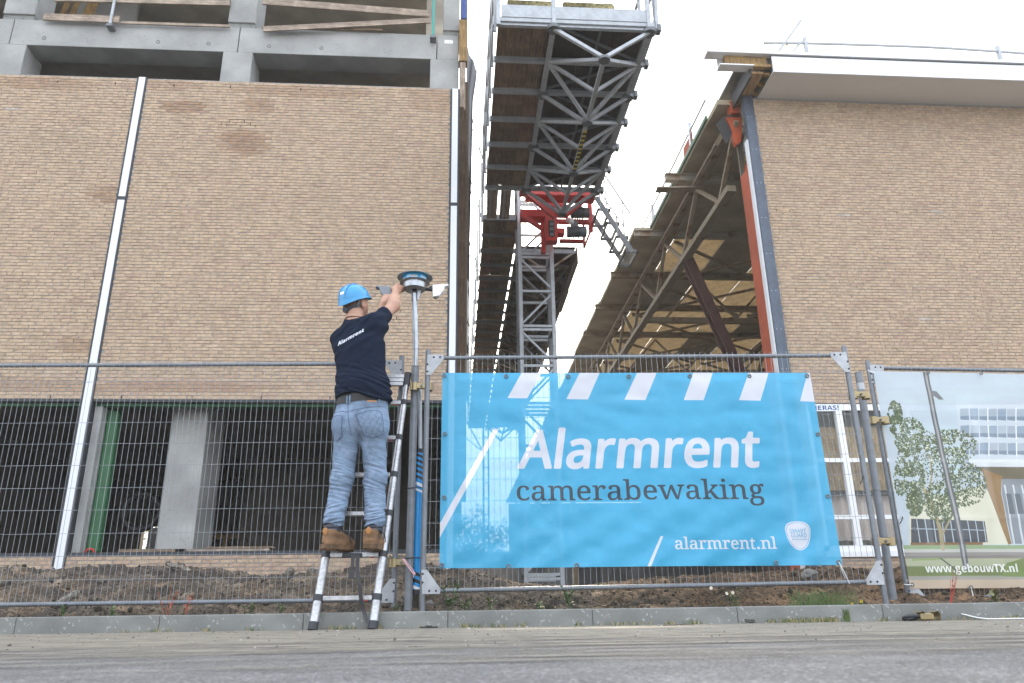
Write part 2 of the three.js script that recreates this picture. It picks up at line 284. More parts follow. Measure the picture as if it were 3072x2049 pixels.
function brickColour(x, y, o) {
  const r = rnd(); let c;
  if (r < o.red) c = [0.56, 0.41, 0.305]; else if (r < o.red + 0.08) c = [0.61, 0.48, 0.345]; else c = [0.60, 0.46, 0.328];
  const j = rr(0.965, 1.035), n = 1 + 0.09 * fbm(x * 0.9, y * 1.4, o.sd, 2); c = c.map(v => v * j * n);
  let s = 0; for (const [sx, sy, hx, hy, k] of o.stains) { const q = Math.hypot((x - sx) / hx, (y - sy) / hy) + 0.25 * (rnd() - 0.5); s = Math.max(s, k * sstep(1.1, 0.55, q)); }
  c = [lerp(c[0], c[0] * 0.72, s), lerp(c[1], c[1] * 0.62, s), lerp(c[2], c[2] * 0.56, s)];
  if (rnd() < 0.0012) c = [0.56, 0.50, 0.43];
  return c;
}
function brickwork(parent, x0, x1, y0, y1, z, o) {
  // bricks 210 x 40 mm in a wild running bond, joints 10 mm and recessed; the lowest ones, up to o.parts, are parts of their own
  const P = [], Nn = [], U = [], C = []; let count = 0, row = 0;
  for (let y = y0 + 0.005; y + 0.04 <= y1 + 1e-6; y += 0.05, row++) {
    let x = x0 - 0.06 - rr(0, 0.03) - (row % 7 === 3 ? 0.05 : 0); if (row % 2) x -= 0.11;
    while (x < x1) {
      const a = Math.max(x, x0), b = Math.min(x + 0.209 + rr(-0.003, 0.002), x1), L = b - a; x += 0.219; if (L < 0.03) continue;
      const h = 0.0395 + rr(-0.002, 0.002), yy = y + rr(-0.001, 0.001), zz = z + rr(-0.002, 0.002), c = brickColour((a + b) / 2, yy, o), gv = brickVariants[(rnd() * 4) | 0];
      if (o.skip && o.skip((a + b) / 2, yy)) continue;
      if (count < o.parts) {
        const key = c.map(v => Math.round(v * 24)).join(); let i = brickPalette.indexOf(key); if (i < 0) { i = brickPalette.push(key) - 1; paletteMats.push(std(c, 0.92, 0, { map: T.brick, bumpMap: T.fineB, bumpScale: 0.0025 })); }
        place(parent, 'brick', gv, paletteMats[i], V((a + b) / 2, yy + h / 2, zz - 0.0175), null, V(L, h, 0.035)); count++; continue;
      }
      const p = gv.attributes.position, n = gv.attributes.normal, u = gv.attributes.uv, uo = rnd(), vo = rnd();
      for (let i = 0; i < p.count; i++) {
        if (i < p.count && n.getZ(i) < -0.9) continue;
        P.push((a + b) / 2 + p.getX(i) * L, yy + h / 2 + p.getY(i) * h, zz - 0.0175 + p.getZ(i) * 0.035); Nn.push(n.getX(i), n.getY(i), n.getZ(i)); U.push(u.getX(i) + uo, u.getY(i) + vo); C.push(c[0], c[1], c[2]);
      }
    }
  }
  if (P.length) { const g = new THREE.BufferGeometry(); g.setAttribute('position', new THREE.Float32BufferAttribute(P, 3)); g.setAttribute('normal', new THREE.Float32BufferAttribute(Nn, 3)); g.setAttribute('uv', new THREE.Float32BufferAttribute(U, 2)); g.setAttribute('color', new THREE.Float32BufferAttribute(C, 3)); part(parent, 'bricks', g, brickMat, 'stuff'); }
}
const zoom1 = (X, Y) => { const p = onZ(X / 2.296, Y / 2.296, wallZ); return p; };
const stainOf = (X, Y, hx, hy, k) => { const p = zoom1(X, Y); return [p.x, p.y, hx / 2.296 / 190, hy / 2.296 / 170, k]; };
const leftStains = [stainOf(1270, 745, 200, 60, 0.9), stainOf(1770, 735, 130, 70, 0.75), stainOf(1670, 985, 190, 110, 0.95), stainOf(725, 1350, 110, 70, 0.8), stainOf(300, 580, 420, 55, 0.7), stainOf(2100, 640, 600, 50, 0.65), stainOf(1150, 590, 300, 40, 0.5)];
{ const a = onZ(300, 1170, wallZ), b = onZ(560, 1165, wallZ), c = onZ(225, 1040, wallZ), d = onZ(1250, 1170, wallZ), e = onZ(60, 1160, wallZ), f = onZ(1310, 300, wallZ); leftStains.push([a.x, a.y, 0.9, 0.09, 0.6], [b.x, b.y, 1.4, 0.1, 0.7], [c.x, c.y, 0.25, 0.15, 0.6], [d.x, d.y, 0.8, 0.08, 0.5], [e.x, e.y, 1, 0.12, 0.6], [f.x, f.y, 0.6, 0.3, 0.5]); }

// ------------------------------------------------------------------ the unfinished concrete building
const fz = -10.68; // face of the concrete frame behind the brick leaf
const bldg = thing('concrete_frame_building', 'unfinished concrete frame building with sand coloured brick panel and dark open storeys', 'building', V(-6, 0, wallZ));
{
  const xr = -0.146, yT = 8.11, yL = 2.89, yS = 0.83;
  const w1 = part(bldg, 'brick_wall', box(-12, xr - 0.004, yL, yT - 0.004, -10.62, -10.4765), M.mortar); w1.base = bldg.base;
  const hole = (() => { const a = zoom1(1510, 815), b = zoom1(1760, 875); return [a.x, b.x, b.y, a.y]; })();
  brickwork(w1, -12, -5.062, yL + 0.003, yT, wallZ, { parts: 120, red: 0.09, sd: 1, stains: leftStains });
  brickwork(w1, -4.905, xr, yL + 0.003, yT, wallZ, { parts: 130, red: 0.08, sd: 4, stains: leftStains });
  // joints left open round a few bricks, and weep holes
  part(w1, 'open_joints', box(hole[0], hole[1], hole[2], hole[3], -10.4815, -10.4752), M.darkGap);
  { const h1 = onZ(1205, 930, wallZ), h2 = onZ(1195, 955, wallZ); part(w1, 'open_joints', box(h1.x - 0.1, h1.x + 0.02, h1.y - 0.03, h1.y + 0.05, -10.4815, -10.4752), M.darkGap); part(w1, 'open_joints', box(h2.x - 0.1, h2.x + 0.03, h2.y - 0.03, h2.y + 0.03, -10.4815, -10.4752), M.darkGap); }
  for (const X of [398, 795, 1198, 1587, 2072]) { const p = zoom1(X, 562 + (X - 398) * 0.031); part(w1, 'weep_hole', box(p.x - 0.007, p.x + 0.007, p.y - 0.022, p.y + 0.022, -10.49, -10.4665), M.darkGap); }
  for (let x = -6.4; x < -0.4; x += 0.93) part(w1, 'weep_hole', box(x - 0.006, x + 0.006, yL + 0.01, yL + 0.05, -10.49, -10.4665), M.darkGap);
  const w2 = part(bldg, 'plinth_wall', box(-12, xr, -0.1, yS, -10.62, -10.4765), M.mortar); w2.base = bldg.base;
  brickwork(w2, -12, -5.062, yS - 0.5, yS, wallZ, { parts: 40, red: 0.5, sd: 7, stains: [] });
  brickwork(w2, -4.905, xr, yS - 0.5, yS, wallZ, { parts: 100, red: 0.5, sd: 9, stains: [] });
  part(bldg, 'damp_strip', box(-12, -5.07, yS + 0.003, yS + 0.05, -10.66, -10.468), M.rubber);
  part(bldg, 'damp_strip', box(-4.9, xr, yS + 0.003, yS + 0.05, -10.66, -10.468), M.rubber);
  part(bldg, 'lintel', box(-12, -5.07, yL - 0.035, yL - 0.002, -10.66, -10.473), M.rubber);
  part(bldg, 'lintel', box(-4.9, xr, yL - 0.035, yL - 0.002, -10.66, -10.473), M.rubber);
  part(bldg, 'lintel_angle', box(-12, xr, yL - 0.075, yL - 0.037, -10.70, -10.56), M.green);
  // white expansion profiles with dark seals
  const profile = (x0, x1, yb, yt, brk) => {
    const g = part(bldg, 'white_profile', box(x0, x1, yb, brk - 0.03, -10.50, -10.452), M.whitePaint); part(bldg, 'white_profile', box(x0, x1, brk + 0.03, yt, -10.50, -10.452), M.whitePaint);
    part(bldg, 'profile_joint', box(x0 - 0.012, x1 + 0.012, brk - 0.029, brk + 0.029, -10.50, -10.456), M.rubber);
    part(bldg, 'seal', box(x0 - 0.03, x0 - 0.001, yb + 0.05, yt, -10.54, -10.462), M.rubber); part(bldg, 'seal', box(x1 + 0.001, x1 + 0.028, yb + 0.05, yt, -10.54, -10.462), M.rubber); return g;
  };
  profile(-5.032, -4.935, 0.66, 8.115, 5.96);
  profile(-0.118, -0.026, 0.4, 8.09, onZ(1360, 614, wallZ).y);
  // jamb and green post behind the first profile
  part(bldg, 'jamb', box(-4.90, -4.80, yS + 0.05, yL - 0.08, -10.72, -10.56), M.concrete);
  part(bldg, 'green_post', rbox(-4.80, -4.64, yS + 0.06, yL - 0.08, -10.86, -10.70, 0.03), M.green);
  { const hose = new THREE.TorusGeometry(0.055, 0.014, 8, 24, Math.PI); hose.translate(-4.70, yS + 0.05, -10.62); part(bldg, 'red_hose_end', hose, M.red); }
  // concrete frame: edge beams, columns, slabs
  const yb = onZ(666, 155, fz).y, yt = onZ(680, 81, fz).y, bb = onY(658, 204, yb).z;
  const joint = [onZ(715, 130, fz).x, onZ(34, 100, fz).x, onZ(1311, 130, fz).x];
  const xs = [-12, joint[1], joint[0], joint[2], -0.02];
  for (let i = 0; i < 4; i++) part(bldg, 'edge_beam', rbox(xs[i] + 0.006, xs[i + 1] - 0.006, yb, yt, bb, fz, 0.012), M.concrete);
  for (const [X, Y] of [[305, 262], [1088, 288], [1436, 300], [1852, 317], [2214, 331]]) { const p = onZ(X / 2.296, Y / 2.296, fz); part(bldg, 'cast_anchor', new THREE.TorusGeometry(0.028, 0.006, 6, 16).translate(p.x, p.y, fz + 0.001), M.concreteRough); }
  { const p = onZ(1346, 126, fz); part(bldg, 'white_label', box(p.x - 0.07, p.x + 0.07, p.y - 0.035, p.y + 0.035, fz + 0.001, fz + 0.004), M.pvcWhite); }
  const columnAt = (pa, pb, py, y0, y1, rough) => { const a = onZ(pa, py, fz + 0.01).x, b = onZ(pb, py, fz + 0.01).x; const c = part(bldg, 'column', rbox(a, b, y0, y1, -11.17, fz + 0.01, 0.015), M.concrete); if (rough) part(c, 'mortar_joint', box(a + 0.006, b - 0.006, y0 - 0.10, y0 + 0.003, -11.15, fz - 0.02), M.concreteRough); };
  columnAt(-30, 57, 232, 3.3, yb - 0.002); columnAt(658, 749, 240, 3.3, yb - 0.002); columnAt(1289, 1376, 255, 3.3, yb - 0.002);
  columnAt(8, 104, 40, yt + 0.10, 13, true); columnAt(684, 767, 60, yt + 0.10, 13, true); columnAt(1329, 1379, 90, yt + 0.10, 13, true);
  for (const [a, b] of [[-12, -8.2], [-3.99, -3.50]]) { const c0 = part(bldg, 'column', rbox(a, b, 0.3, 3.3, -11.72, -10.9, 0.015), M.concrete); c0.userData.label = 'pale grey concrete column in the ground floor opening'; }
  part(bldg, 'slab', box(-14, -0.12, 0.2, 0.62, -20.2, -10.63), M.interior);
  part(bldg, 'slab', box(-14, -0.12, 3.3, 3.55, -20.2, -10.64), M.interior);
  part(bldg, 'slab', box(-14, -0.12, yb + 0.12, yt - 0.03, -20.2, bb - 0.002), M.ceiling);
  part(bldg, 'slab', box(-14, -0.12, 12.6, 12.9, -20.2, -10.6), M.ceiling);
  for (let i = 0; i < 5; i++) part(bldg, 'ceiling_rib', box(-14, -0.14, 12.45, 12.598, -12.6 - i * 2.2, -12.3 - i * 2.2), M.ceiling);
  part(bldg, 'side_wall', box(-0.12, -0.03, 0, 8.05, -20.2, -10.63), M.concrete);
  part(bldg, 'side_wall', box(-0.12, -0.03, 9.5, 13, -20.2, -14.5), M.concrete);
  part(bldg, 'side_wall', box(-14.1, -14, 0, 13, -20.2, -10.5), M.concrete);
  // back wall, with a doorway to the garden behind the ground floor
  const dz = -20, dl = onZ(424, 1600, dz).x, dr = onZ(470, 1600, dz).x, dt = onZ(440, 1578, dz).y;
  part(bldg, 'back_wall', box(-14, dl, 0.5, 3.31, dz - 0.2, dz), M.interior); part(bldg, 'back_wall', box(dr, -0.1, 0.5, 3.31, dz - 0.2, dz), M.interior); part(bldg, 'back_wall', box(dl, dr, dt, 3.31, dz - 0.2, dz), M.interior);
  part(bldg, 'back_wall', box(-14, -0.1, 3.5, 13, -20.4, -20.2), M.ceiling);
  { const a = onZ(446, 1600, dz + 0.02).x; const d = part(bldg, 'door', box(a, a + 0.32, 0.62, dt - 0.05, dz + 0.02, dz + 0.06), M.pvcWhite); d.userData.label = 'white door leaf standing ajar in the back wall'; }
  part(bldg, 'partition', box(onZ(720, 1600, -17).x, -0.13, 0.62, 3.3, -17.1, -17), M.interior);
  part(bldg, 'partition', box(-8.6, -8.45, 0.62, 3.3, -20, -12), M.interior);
  part(bldg, 'timber_rack', merge([0, 1, 2, 3].map(i => box(-5.6 + i * 0.34, -5.5 + i * 0.34, 0.62, 1.62, -17.3, -17.2)).concat([box(-5.7, -4.3, 1.62, 1.72, -17.35, -17.15)])), M.woodOchre);
  { const t = new THREE.TorusGeometry(0.28, 0.05, 8, 28), p = onZ(425, 1535, -13); t.translate(p.x, p.y, -13); part(bldg, 'cable_coil', t, M.black); part(bldg, 'cable', tube(V(p.x, p.y + 0.28, -13), V(p.x, 3.3, -13), 0.012, 0.012, 6), M.black); }
  // third storey: partitions and timbers seen from below
  part(bldg, 'partition', box(onZ(230, 30, -13.6).x, onZ(410, 30, -13.6).x, yt, 12.6, -13.7, -13.6), M.concrete);
  part(bldg, 'partition', box(onZ(1280, 30, -12.2).x, -0.15, yt, 12.6, -12.3, -12.2), M.ceiling);
  for (const [x, y] of [[140, 20], [170, 20], [210, 20], [226, 25]]) { const p = onZ(x, y, -12.6); part(bldg, 'timber_prop', bar(V(p.x, yt, -12.6), V(p.x + 0.35, 12.6, -12.9), 0.09, 0.09), M.woodOchre); }
  // corner of the side wall: timber battens, blue strip, foil
  const cz = -10.60;
  const vstrip = (xa, xb, ya, yb2, z0, z1, m, n) => { const a = onZ(xa, ya, z1), b = onZ(xb, yb2, z1); part(bldg, n, box(a.x, b.x, b.y, a.y, z0, z1), m); };
  vstrip(1378, 1402, 58, 182, -10.74, -10.55, M.woodOchre, 'corner_batten');
  vstrip(1379, 1396, 186, 330, -10.74, -10.57, M.woodGrey, 'corner_batten');
  vstrip(1379, 1398, 245, 1500, -10.80, -10.60, M.woodDark, 'corner_batten');
  vstrip(1378, 1384, 320, 1600, -10.62, -10.56, M.woodDark, 'corner_batten');
  vstrip(1383, 1402, -120, 55, -10.95, -10.72, M.blueTarp, 'blue_strip');
  // black membrane hanging off the corner
  const sheet = (pts, z, depth, m, n) => { // pts: [left px, right px, y px] rows; a hanging folded sheet with real thickness
    const A = [], rows = pts.length; const g = new THREE.PlaneGeometry(1, 1, 8, rows - 1), p = g.attributes.position;
    for (let j = 0; j < rows; j++) for (let i = 0; i <= 8; i++) { const q = onZ(lerp(pts[j][0], pts[j][1], i / 8), pts[j][2], z); p.setXYZ(j * 9 + i, q.x, q.y, z - depth * (i / 8) + 0.05 * Math.sin(i * 1.4 + j * 0.7) * depth * 2); }
    g.computeVertexNormals(); return part(bldg, n, uvBox(g), m);
  };
  sheet([[1400, 1412, 130], [1402, 1434, 152], [1400, 1430, 190], [1399, 1421, 250], [1398, 1418, 400], [1398, 1414, 560], [1398, 1411, 700], [1398, 1410, 900], [1398, 1409, 1200]], -10.9, 0.5, M.foil, 'black_membrane');
  sheet([[1382, 1396, 806], [1384, 1410, 822], [1383, 1404, 850], [1386, 1409, 880], [1382, 1409, 925], [1385, 1402, 948], [1384, 1408, 965], [1386, 1409, 1000], [1388, 1396, 1035], [1390, 1408, 1050], [1388, 1408, 1120]], -10.75, 0.3, M.foilPale, 'pale_foil');
}
// guard rails of the upper storey: planks and galvanised posts
{
  const plank = (pts, z, m, label) => { const [a, b] = [onZ(pts[0], pts[1], z), onZ(pts[2], pts[3], z)], h = pts[4]; const base = a.clone().add(b).multiplyScalar(0.5); single('guard_plank', bar(a, b, 0.03, h, V(0, 1, 0), 0.004), m, label, 'plank', base, 'guard planks of the upper storey'); };
  plank([131, 51, 358, 59, 0.135], -10.60, M.woodGrey, 'short weathered guard plank ending at a galvanised post above the concrete beam');
  plank([362, 68, 690, 79, 0.05], -10.62, M.woodGrey, 'thin guard plank lying low along the beam between two columns');
  plank([165, -8, 690, 6, 0.16], -10.60, M.woodGrey, 'long guard plank crossing high between the two left columns');
  plank([788, 4, 1288, 42, 0.135], -10.60, M.woodGrey, 'sloping upper guard plank beside the right concrete column');
  plank([790, 88, 1290, 62, 0.10], -10.58, M.woodGrey, 'guard plank rising towards the teal guard post');
  plank([786, 84, 1148, 90, 0.035], -10.63, M.wood, 'narrow board lying on the concrete beam below crossed guard planks');
  const gp = (px, py0, py1, m, label) => { const a = onZ(px, py1, -10.56), b = onZ(px + (py1 - py0) * 0.09, py0, -10.56); const t = thing('guard_post', label, 'guard post', a.clone(), 'guard posts on the concrete beam'); part(t, 'tube', tube(a, V(a.x, b.y, a.z), 0.024, 0.024, 10), m); part(t, 'clamp', box(a.x - 0.05, a.x + 0.05, a.y - 0.05, a.y, -10.675, -10.535), M.galvOld); };
  gp(330, -60, 72, M.galv, 'galvanised guard post standing by the short plank above the beam');
  gp(1299, -60, 107, M.teal, 'teal guard post where the sloping planks end');
}
// loose boards on the sill
for (const [i, [xa, xb, y, h]] of [[360, 560, 1662, 0.035], [530, 810, 1658, 0.03], [620, 820, 1650, 0.022]].entries()) { const a = onZ(xa, y, -10.56), b = onZ(xb, y, -10.56); const yy = 0.883 + (i === 2 ? 0.034 : 0); single('sill_board', bar(V(a.x, yy + h / 2, -10.58), V(b.x, yy + h / 2, -10.58), 0.16, h - 0.001), [M.wood, M.woodGrey, M.wood][i], ['weathered board lying on the plinth near the cable coil', 'long grey board lying along the plinth behind the fence', 'upper board lying on top of the long grey sill board'][i], 'board', V((a.x + b.x) / 2, yy, -10.56)); }
// hedge seen through the back door
{
  const P = []; for (let i = 0; i < 1400; i++) { const x = rr(-10.4, -7.4), y = rr(0.1, 3.2), z = rr(-23.4, -22), s = rr(0.05, 0.11), a = rr(0, 6.3), b = rr(-1, 1); const u = V(Math.cos(a), b, Math.sin(a)).multiplyScalar(s), w = V(-Math.sin(a), rr(-1, 1), Math.cos(a)).multiplyScalar(s * 0.6); P.push(x, y, z, x + u.x + w.x, y + u.y + w.y, z + u.z + w.z, x + u.x - w.x, y + u.y - w.y, z + u.z - w.z); }
  const g = new THREE.BufferGeometry(); g.setAttribute('position', new THREE.Float32BufferAttribute(P, 3)); g.computeVertexNormals();
  const t = thing('hedge', 'yellow green hedge seen through the open back door', 'hedge', V(-8.8, 0.09, -22.7)); part(t, 'foliage', g, std([0.26, 0.30, 0.04], 0.8)); part(t, 'stem', merge([0, 1, 2, 3].map(i => tube(V(-9.9 + i * 0.7, 0.05, -22.7), V(-9.8 + i * 0.7, 2.4, -22.7), 0.03, 0.015, 6))), M.woodDark);
}
// ------------------------------------------------------------------ the brick clad building on the right
M.glass = phys([0.92, 0.95, 0.95], { roughness: 0.03, transmission: 1, thickness: 0, ior: 1.34 });
const rb = thing('brick_clad_building', 'brick clad building with white overhanging roof edge and slate grey corner trim', 'building', V(9, 0, wallZ));
{
  const x0 = 4.862, x1 = 13, yT = 8.108, yW = 2.87, wx = 5.0;
  const w = part(rb, 'brick_wall', box(x0, x1, yW, yT, -10.62, -10.4765), M.mortar); w.base = rb.base;
  const vents = [[695, 1444], [1523, 1463]].map(([X, Y]) => onZ(2048 + X / 2.296, Y / 2.296, wallZ));
  brickwork(w, x0, x1, yW + 0.003, yT, wallZ, { parts: 200, red: 0.12, sd: 14, stains: [] });
  for (const v of vents) { part(w, 'open_joints', box(v.x - 0.12, v.x + 0.12, v.y - 0.032, v.y + 0.032, -10.4815, -10.4752), M.darkGap); part(w, 'brick', box(v.x - 0.10, v.x + 0.10, v.y - 0.019, v.y + 0.019, -10.49, -10.467), paletteMats[0]); }
  const pl = part(rb, 'plinth_wall', box(x0, x1, -0.1, 0.72, -10.62, -10.4765), M.mortar); pl.base = rb.base;
  brickwork(pl, x0, x1, 0.12, 0.72, wallZ, { parts: 90, red: 0.35, sd: 19, stains: [] });
  const pier = part(rb, 'brick_pier', box(x0, wx, 0.72, yW, -10.62, -10.4765), M.mortar); pier.base = rb.base;
  brickwork(pier, x0, wx, 0.72, yW, wallZ, { parts: 0, red: 0.2, sd: 23, stains: [] });
  // corner trim with screws, pale edge and orange board
  const trim = part(rb, 'corner_trim', box(4.70, 4.858, 0.2, 8.14, -10.56, -10.448), M.slateMetal);
  for (let y = 0.9; y < 8.1; y += 0.62) for (const x of [4.735, 4.80]) place(trim, 'screw', new THREE.CylinderGeometry(0.008, 0.008, 0.004, 8).rotateX(Math.PI / 2), M.galvBright, V(x, y, -10.446));
  trim.children.forEach(c => c.position.copy(c.base).sub(rb.base));
  const e1 = onZ(2266, 683, -10.62), e2 = onZ(2290, 683, -10.62);
  part(rb, 'pale_edge', box(4.672, 4.698, 0.2, 7.3, -10.58, -10.475), M.whitePaint);
  part(rb, 'orange_board', box(e1.x - 0.01, 4.670, 0.2, onZ(2266, 505, -10.6).y, -10.90, -10.58), M.orange);
  // torn mineral wool down the corner
  for (let i = 0; i < 16; i++) { const t = i / 15, p = onZ(lerp(2243, 2246, t) + rr(-8, 10) + t * 10, lerp(330, 508, t), -10.66), g = new THREE.IcosahedronGeometry(1, 2), q = g.attributes.position; for (let k = 0; k < q.count; k++) { const s = 1 + 0.7 * noise.noise(q.getX(k) * 2.3 + i * 4, q.getY(k) * 2.3, q.getZ(k) * 2.3); q.setXYZ(k, q.getX(k) * s * rr(0.07, 0.075), q.getY(k) * s * 0.10, q.getZ(k) * s * 0.09); } g.computeVertexNormals(); g.translate(p.x, p.y, p.z); part(rb, 'mineral_wool', uvBox(g), i % 5 === 2 ? M.insulation : i > 12 ? M.orange : M.wool); }
  // roof edge: soffit, fascia, cap, decking
  const zf = -9.80, xs = 4.955;
  part(rb, 'soffit', box(xs, 13, 8.112, 8.135, -10.56, zf - 0.012), std([0.66, 0.65, 0.63], 0.6));
  part(rb, 'fascia', box(xs, 13, 8.10, 8.395, zf - 0.011, zf + 0.012), M.whitePaint);
  part(rb, 'drip_gap', box(xs, 13, 8.397, 8.425, zf - 0.05, zf - 0.004), M.rubber);
  part(rb, 'roof_cap', rbox(3.91, 13, 8.427, 8.478, zf - 0.16, zf + 0.035, 0.008), M.pvcWhite);
  part(rb, 'roof_deck', box(4.5, 13, 8.43, 8.47, -11.4, zf - 0.165), M.galvOld);
  const SZ = (X, Y, z) => onZ(2120 + X / 4.126, 100 + Y / 4.126, z);
  const a = SZ(155, 340, -9.85), b = SZ(540, 405, -9.85); part(rb, 'cap_flashing', box(a.x, b.x + 0.2, b.y, b.y + 0.02, -10.0, -9.83), M.pvcWhite); part(rb, 'cap_flashing', box(a.x, b.x + 0.55, b.y + 0.02, 8.425, -9.96, -9.94), std([0.45, 0.45, 0.44], 0.6));
  const c = SZ(222, 305, -9.84), d = SZ(800, 380, -9.84); part(rb, 'roof_timber', box(c.x, xs - 0.06, b.y + 0.022, 8.42, -9.93, -9.845), M.woodOchre); part(rb, 'roof_timber', box(SZ(560, 350, -9.9).x, xs - 0.006, b.y - 0.03, b.y + 0.02, -9.90, -9.815), M.woodOchre);
  part(rb, 'roof_board', box(4.66, 4.85, 8.16, 8.20, -10.75, -9.92), M.ply); part(rb, 'roof_board', box(4.62, 4.655, 8.10, 8.36, -10.75, -9.92), M.rubber);
  for (let i = 0; i < 3; i++) part(rb, 'batten', box(4.86, 4.952, 8.14, 8.19, -9.98 - i * 0.24, -9.92 - i * 0.24), M.woodOchre);
  part(rb, 'batten_recess', box(4.855, 4.95, 8.20, 8.40, -10.6, -9.86), M.black);
  // black foil bundles, orange flashings
  const lump = (X, Y, z, rx, ry, rz, m, n) => { const p = SZ(X, Y, z), g = new THREE.SphereGeometry(1, 20, 14), q = g.attributes.position; for (let k = 0; k < q.count; k++) { const s = 1 + 0.35 * noise.noise(q.getX(k) * 2.2 + X, q.getY(k) * 2.2, q.getZ(k) * 2.2); q.setXYZ(k, q.getX(k) * s * rx, q.getY(k) * s * ry, q.getZ(k) * s * rz); } g.computeVertexNormals(); g.translate(p.x, p.y, p.z); part(rb, n, g, m); };
  lump(510, 455, -10.3, 0.10, 0.07, 0.25, M.foil, 'foil_bundle'); lump(430, 610, -10.6, 0.11, 0.12, 0.2, M.foil, 'foil_bundle'); lump(440, 780, -10.7, 0.075, 0.13, 0.12, M.foil, 'foil_bundle');
  { const p = SZ(292, 858, -10.75), q = SZ(480, 985, -10.75); part(rb, 'orange_flashing', box(p.x, q.x, q.y, p.y, -10.95, -10.75), M.orange); part(rb, 'orange_flashing', box(p.x - 0.02, q.x + 0.02, p.y - 0.002, p.y + 0.012, -10.97, -10.73), M.orange); }
  const polyPlate = (pts, z0, dz, m, n) => { const sh = new THREE.Shape(pts.map(([X, Y]) => { const p = SZ(X, Y, z0); return new THREE.Vector2(p.x, p.y); })); const g = new THREE.ExtrudeGeometry(sh, { depth: dz, bevelEnabled: false }); g.translate(0, 0, z0 - dz); part(rb, n, uvBox(g), m); };
  polyPlate([[235, 1040], [430, 1035], [440, 1150], [425, 1340], [370, 1380], [340, 1330], [320, 1220], [280, 1120]], -10.8, 0.1, M.orange, 'orange_flashing');
  polyPlate([[120, 1125], [180, 1050], [300, 990], [410, 1000], [400, 1036], [236, 1040], [280, 1122], [318, 1225], [245, 1370], [190, 1270]], -10.83, 0.012, M.foil, 'rubber_flap');
  // strip window behind the fence
  const yB = 0.80, win = part(rb, 'window', box(wx, x1, yB - 0.075, yB, -10.60, -10.44), M.pvcWhite); win.base = rb.base;
  const mull = [2521, 2700, 2960, 3200].map((x, i) => i === 0 ? onZ(2549, 1440, wallZ).x : onZ(2549, 1440, wallZ).x + i * 1.02), tr = [1380, 1551].map(y => onZ(2560, y, wallZ).y);
  part(win, 'frame', box(wx, x1, yW - 0.10, yW - 0.01, -10.56, -10.475), M.pvcWhite); part(win, 'frame', box(wx, wx + 0.07, yB, yW - 0.1, -10.56, -10.475), M.pvcWhite);
  part(win, 'frame', box(wx, x1, yB + 0.001, yB + 0.075, -10.56, -10.475), M.pvcWhite);
  const edges = [wx + 0.07, ...mull, x1];
  for (const m of mull) part(win, 'mullion', box(m - 0.045, m + 0.045, yB + 0.076, yW - 0.101, -10.56, -10.473), M.pvcWhite);
  const ys = [yB + 0.075, tr[1] - 0.03, tr[1] + 0.03, tr[0] - 0.03, tr[0] + 0.03, yW - 0.1];
  for (let i = 0; i < edges.length - 1; i++) { const l = edges[i] + (i ? 0.046 : 0), r = edges[i + 1] - (i < mull.length ? 0.046 : 0); for (const t of tr) part(win, 'transom', box(l, r, t - 0.029, t + 0.029, -10.555, -10.477), M.pvcWhite); for (let k = 0; k < 3; k++) part(win, 'pane', box(l, r, ys[2 * k] + 0.001, ys[2 * k + 1] - 0.001, -10.53, -10.526), M.glass); }
  // behind the panes: hoarding boards above, curtains below
  for (let i = 0; i < 5; i++) part(rb, 'hoarding_board', box(wx + 0.02 + i * 1.22, wx + 1.22 + i * 1.22, onZ(2560, 1464, wallZ).y, yW - 0.30, -10.72 - 0.01 * (i % 2), -10.70 - 0.01 * (i % 2)), M.ply);
  part(rb, 'curtain_rail', box(wx, x1, onZ(2560, 1470, wallZ).y - 0.03, onZ(2560, 1470, wallZ).y - 0.002, -10.74, -10.69), M.black);
  { const N = 240, g = new THREE.PlaneGeometry(6, 0.62, N, 1), p = g.attributes.position; for (let i = 0; i < p.count; i++) p.setZ(i, 0.03 * Math.sin(p.getX(i) * 42) + 0.01 * Math.sin(p.getX(i) * 17)); g.computeVertexNormals(); g.translate(wx + 3, 1.28, -10.82); part(rb, 'curtain', g, phys([0.66, 0.52, 0.46], { roughness: 0.95 })); }
  part(rb, 'back_wall', box(x0, x1, 0.1, 8.1, -11.35, -11.3), M.ceiling); part(rb, 'side_wall', box(x1, x1 + 0.1, 0, 8.4, -11.35, -10.5), M.concrete);
}
// roof edge guard rail
{
  const t = thing('roof_guardrail', 'pale tube guard rail on posts along the white roof edge', 'guard rail', onZ(2420, 180, -10.15));
  const z = -10.15, q = (X, Y) => onZ(2048 + X / 2.296, Y / 2.296, z);
  part(t, 'rail', wirePath([q(560, 295), q(820, 298), q(1690, 325), q(2130, 352), q(2500, 380)], 0.024, 40, 8), M.galv);
  for (const [X, Y0, Y1] of [[838, 262, 385], [2165, 318, 440]]) { const a = q(X, Y0), b = V(a.x, 8.48, z); part(t, 'post', bar(b, a, 0.06, 0.05, V(1, 0, 0)), M.galv); part(t, 'foot', box(b.x - 0.1, b.x + 0.1, 8.471, 8.482, z - 0.3, z + 0.1), M.galv); }
  part(t, 'brace', tube(q(815, 140), q(655, 362), 0.022, 0.022, 8), M.galv); part(t, 'brace', tube(q(818, 285), q(750, 370), 0.02, 0.02, 8), M.galv);
  part(t, 'clamp', new THREE.TorusGeometry(0.034, 0.012, 6, 12).translate(...q(715, 297).toArray()), M.zincYellow);
}
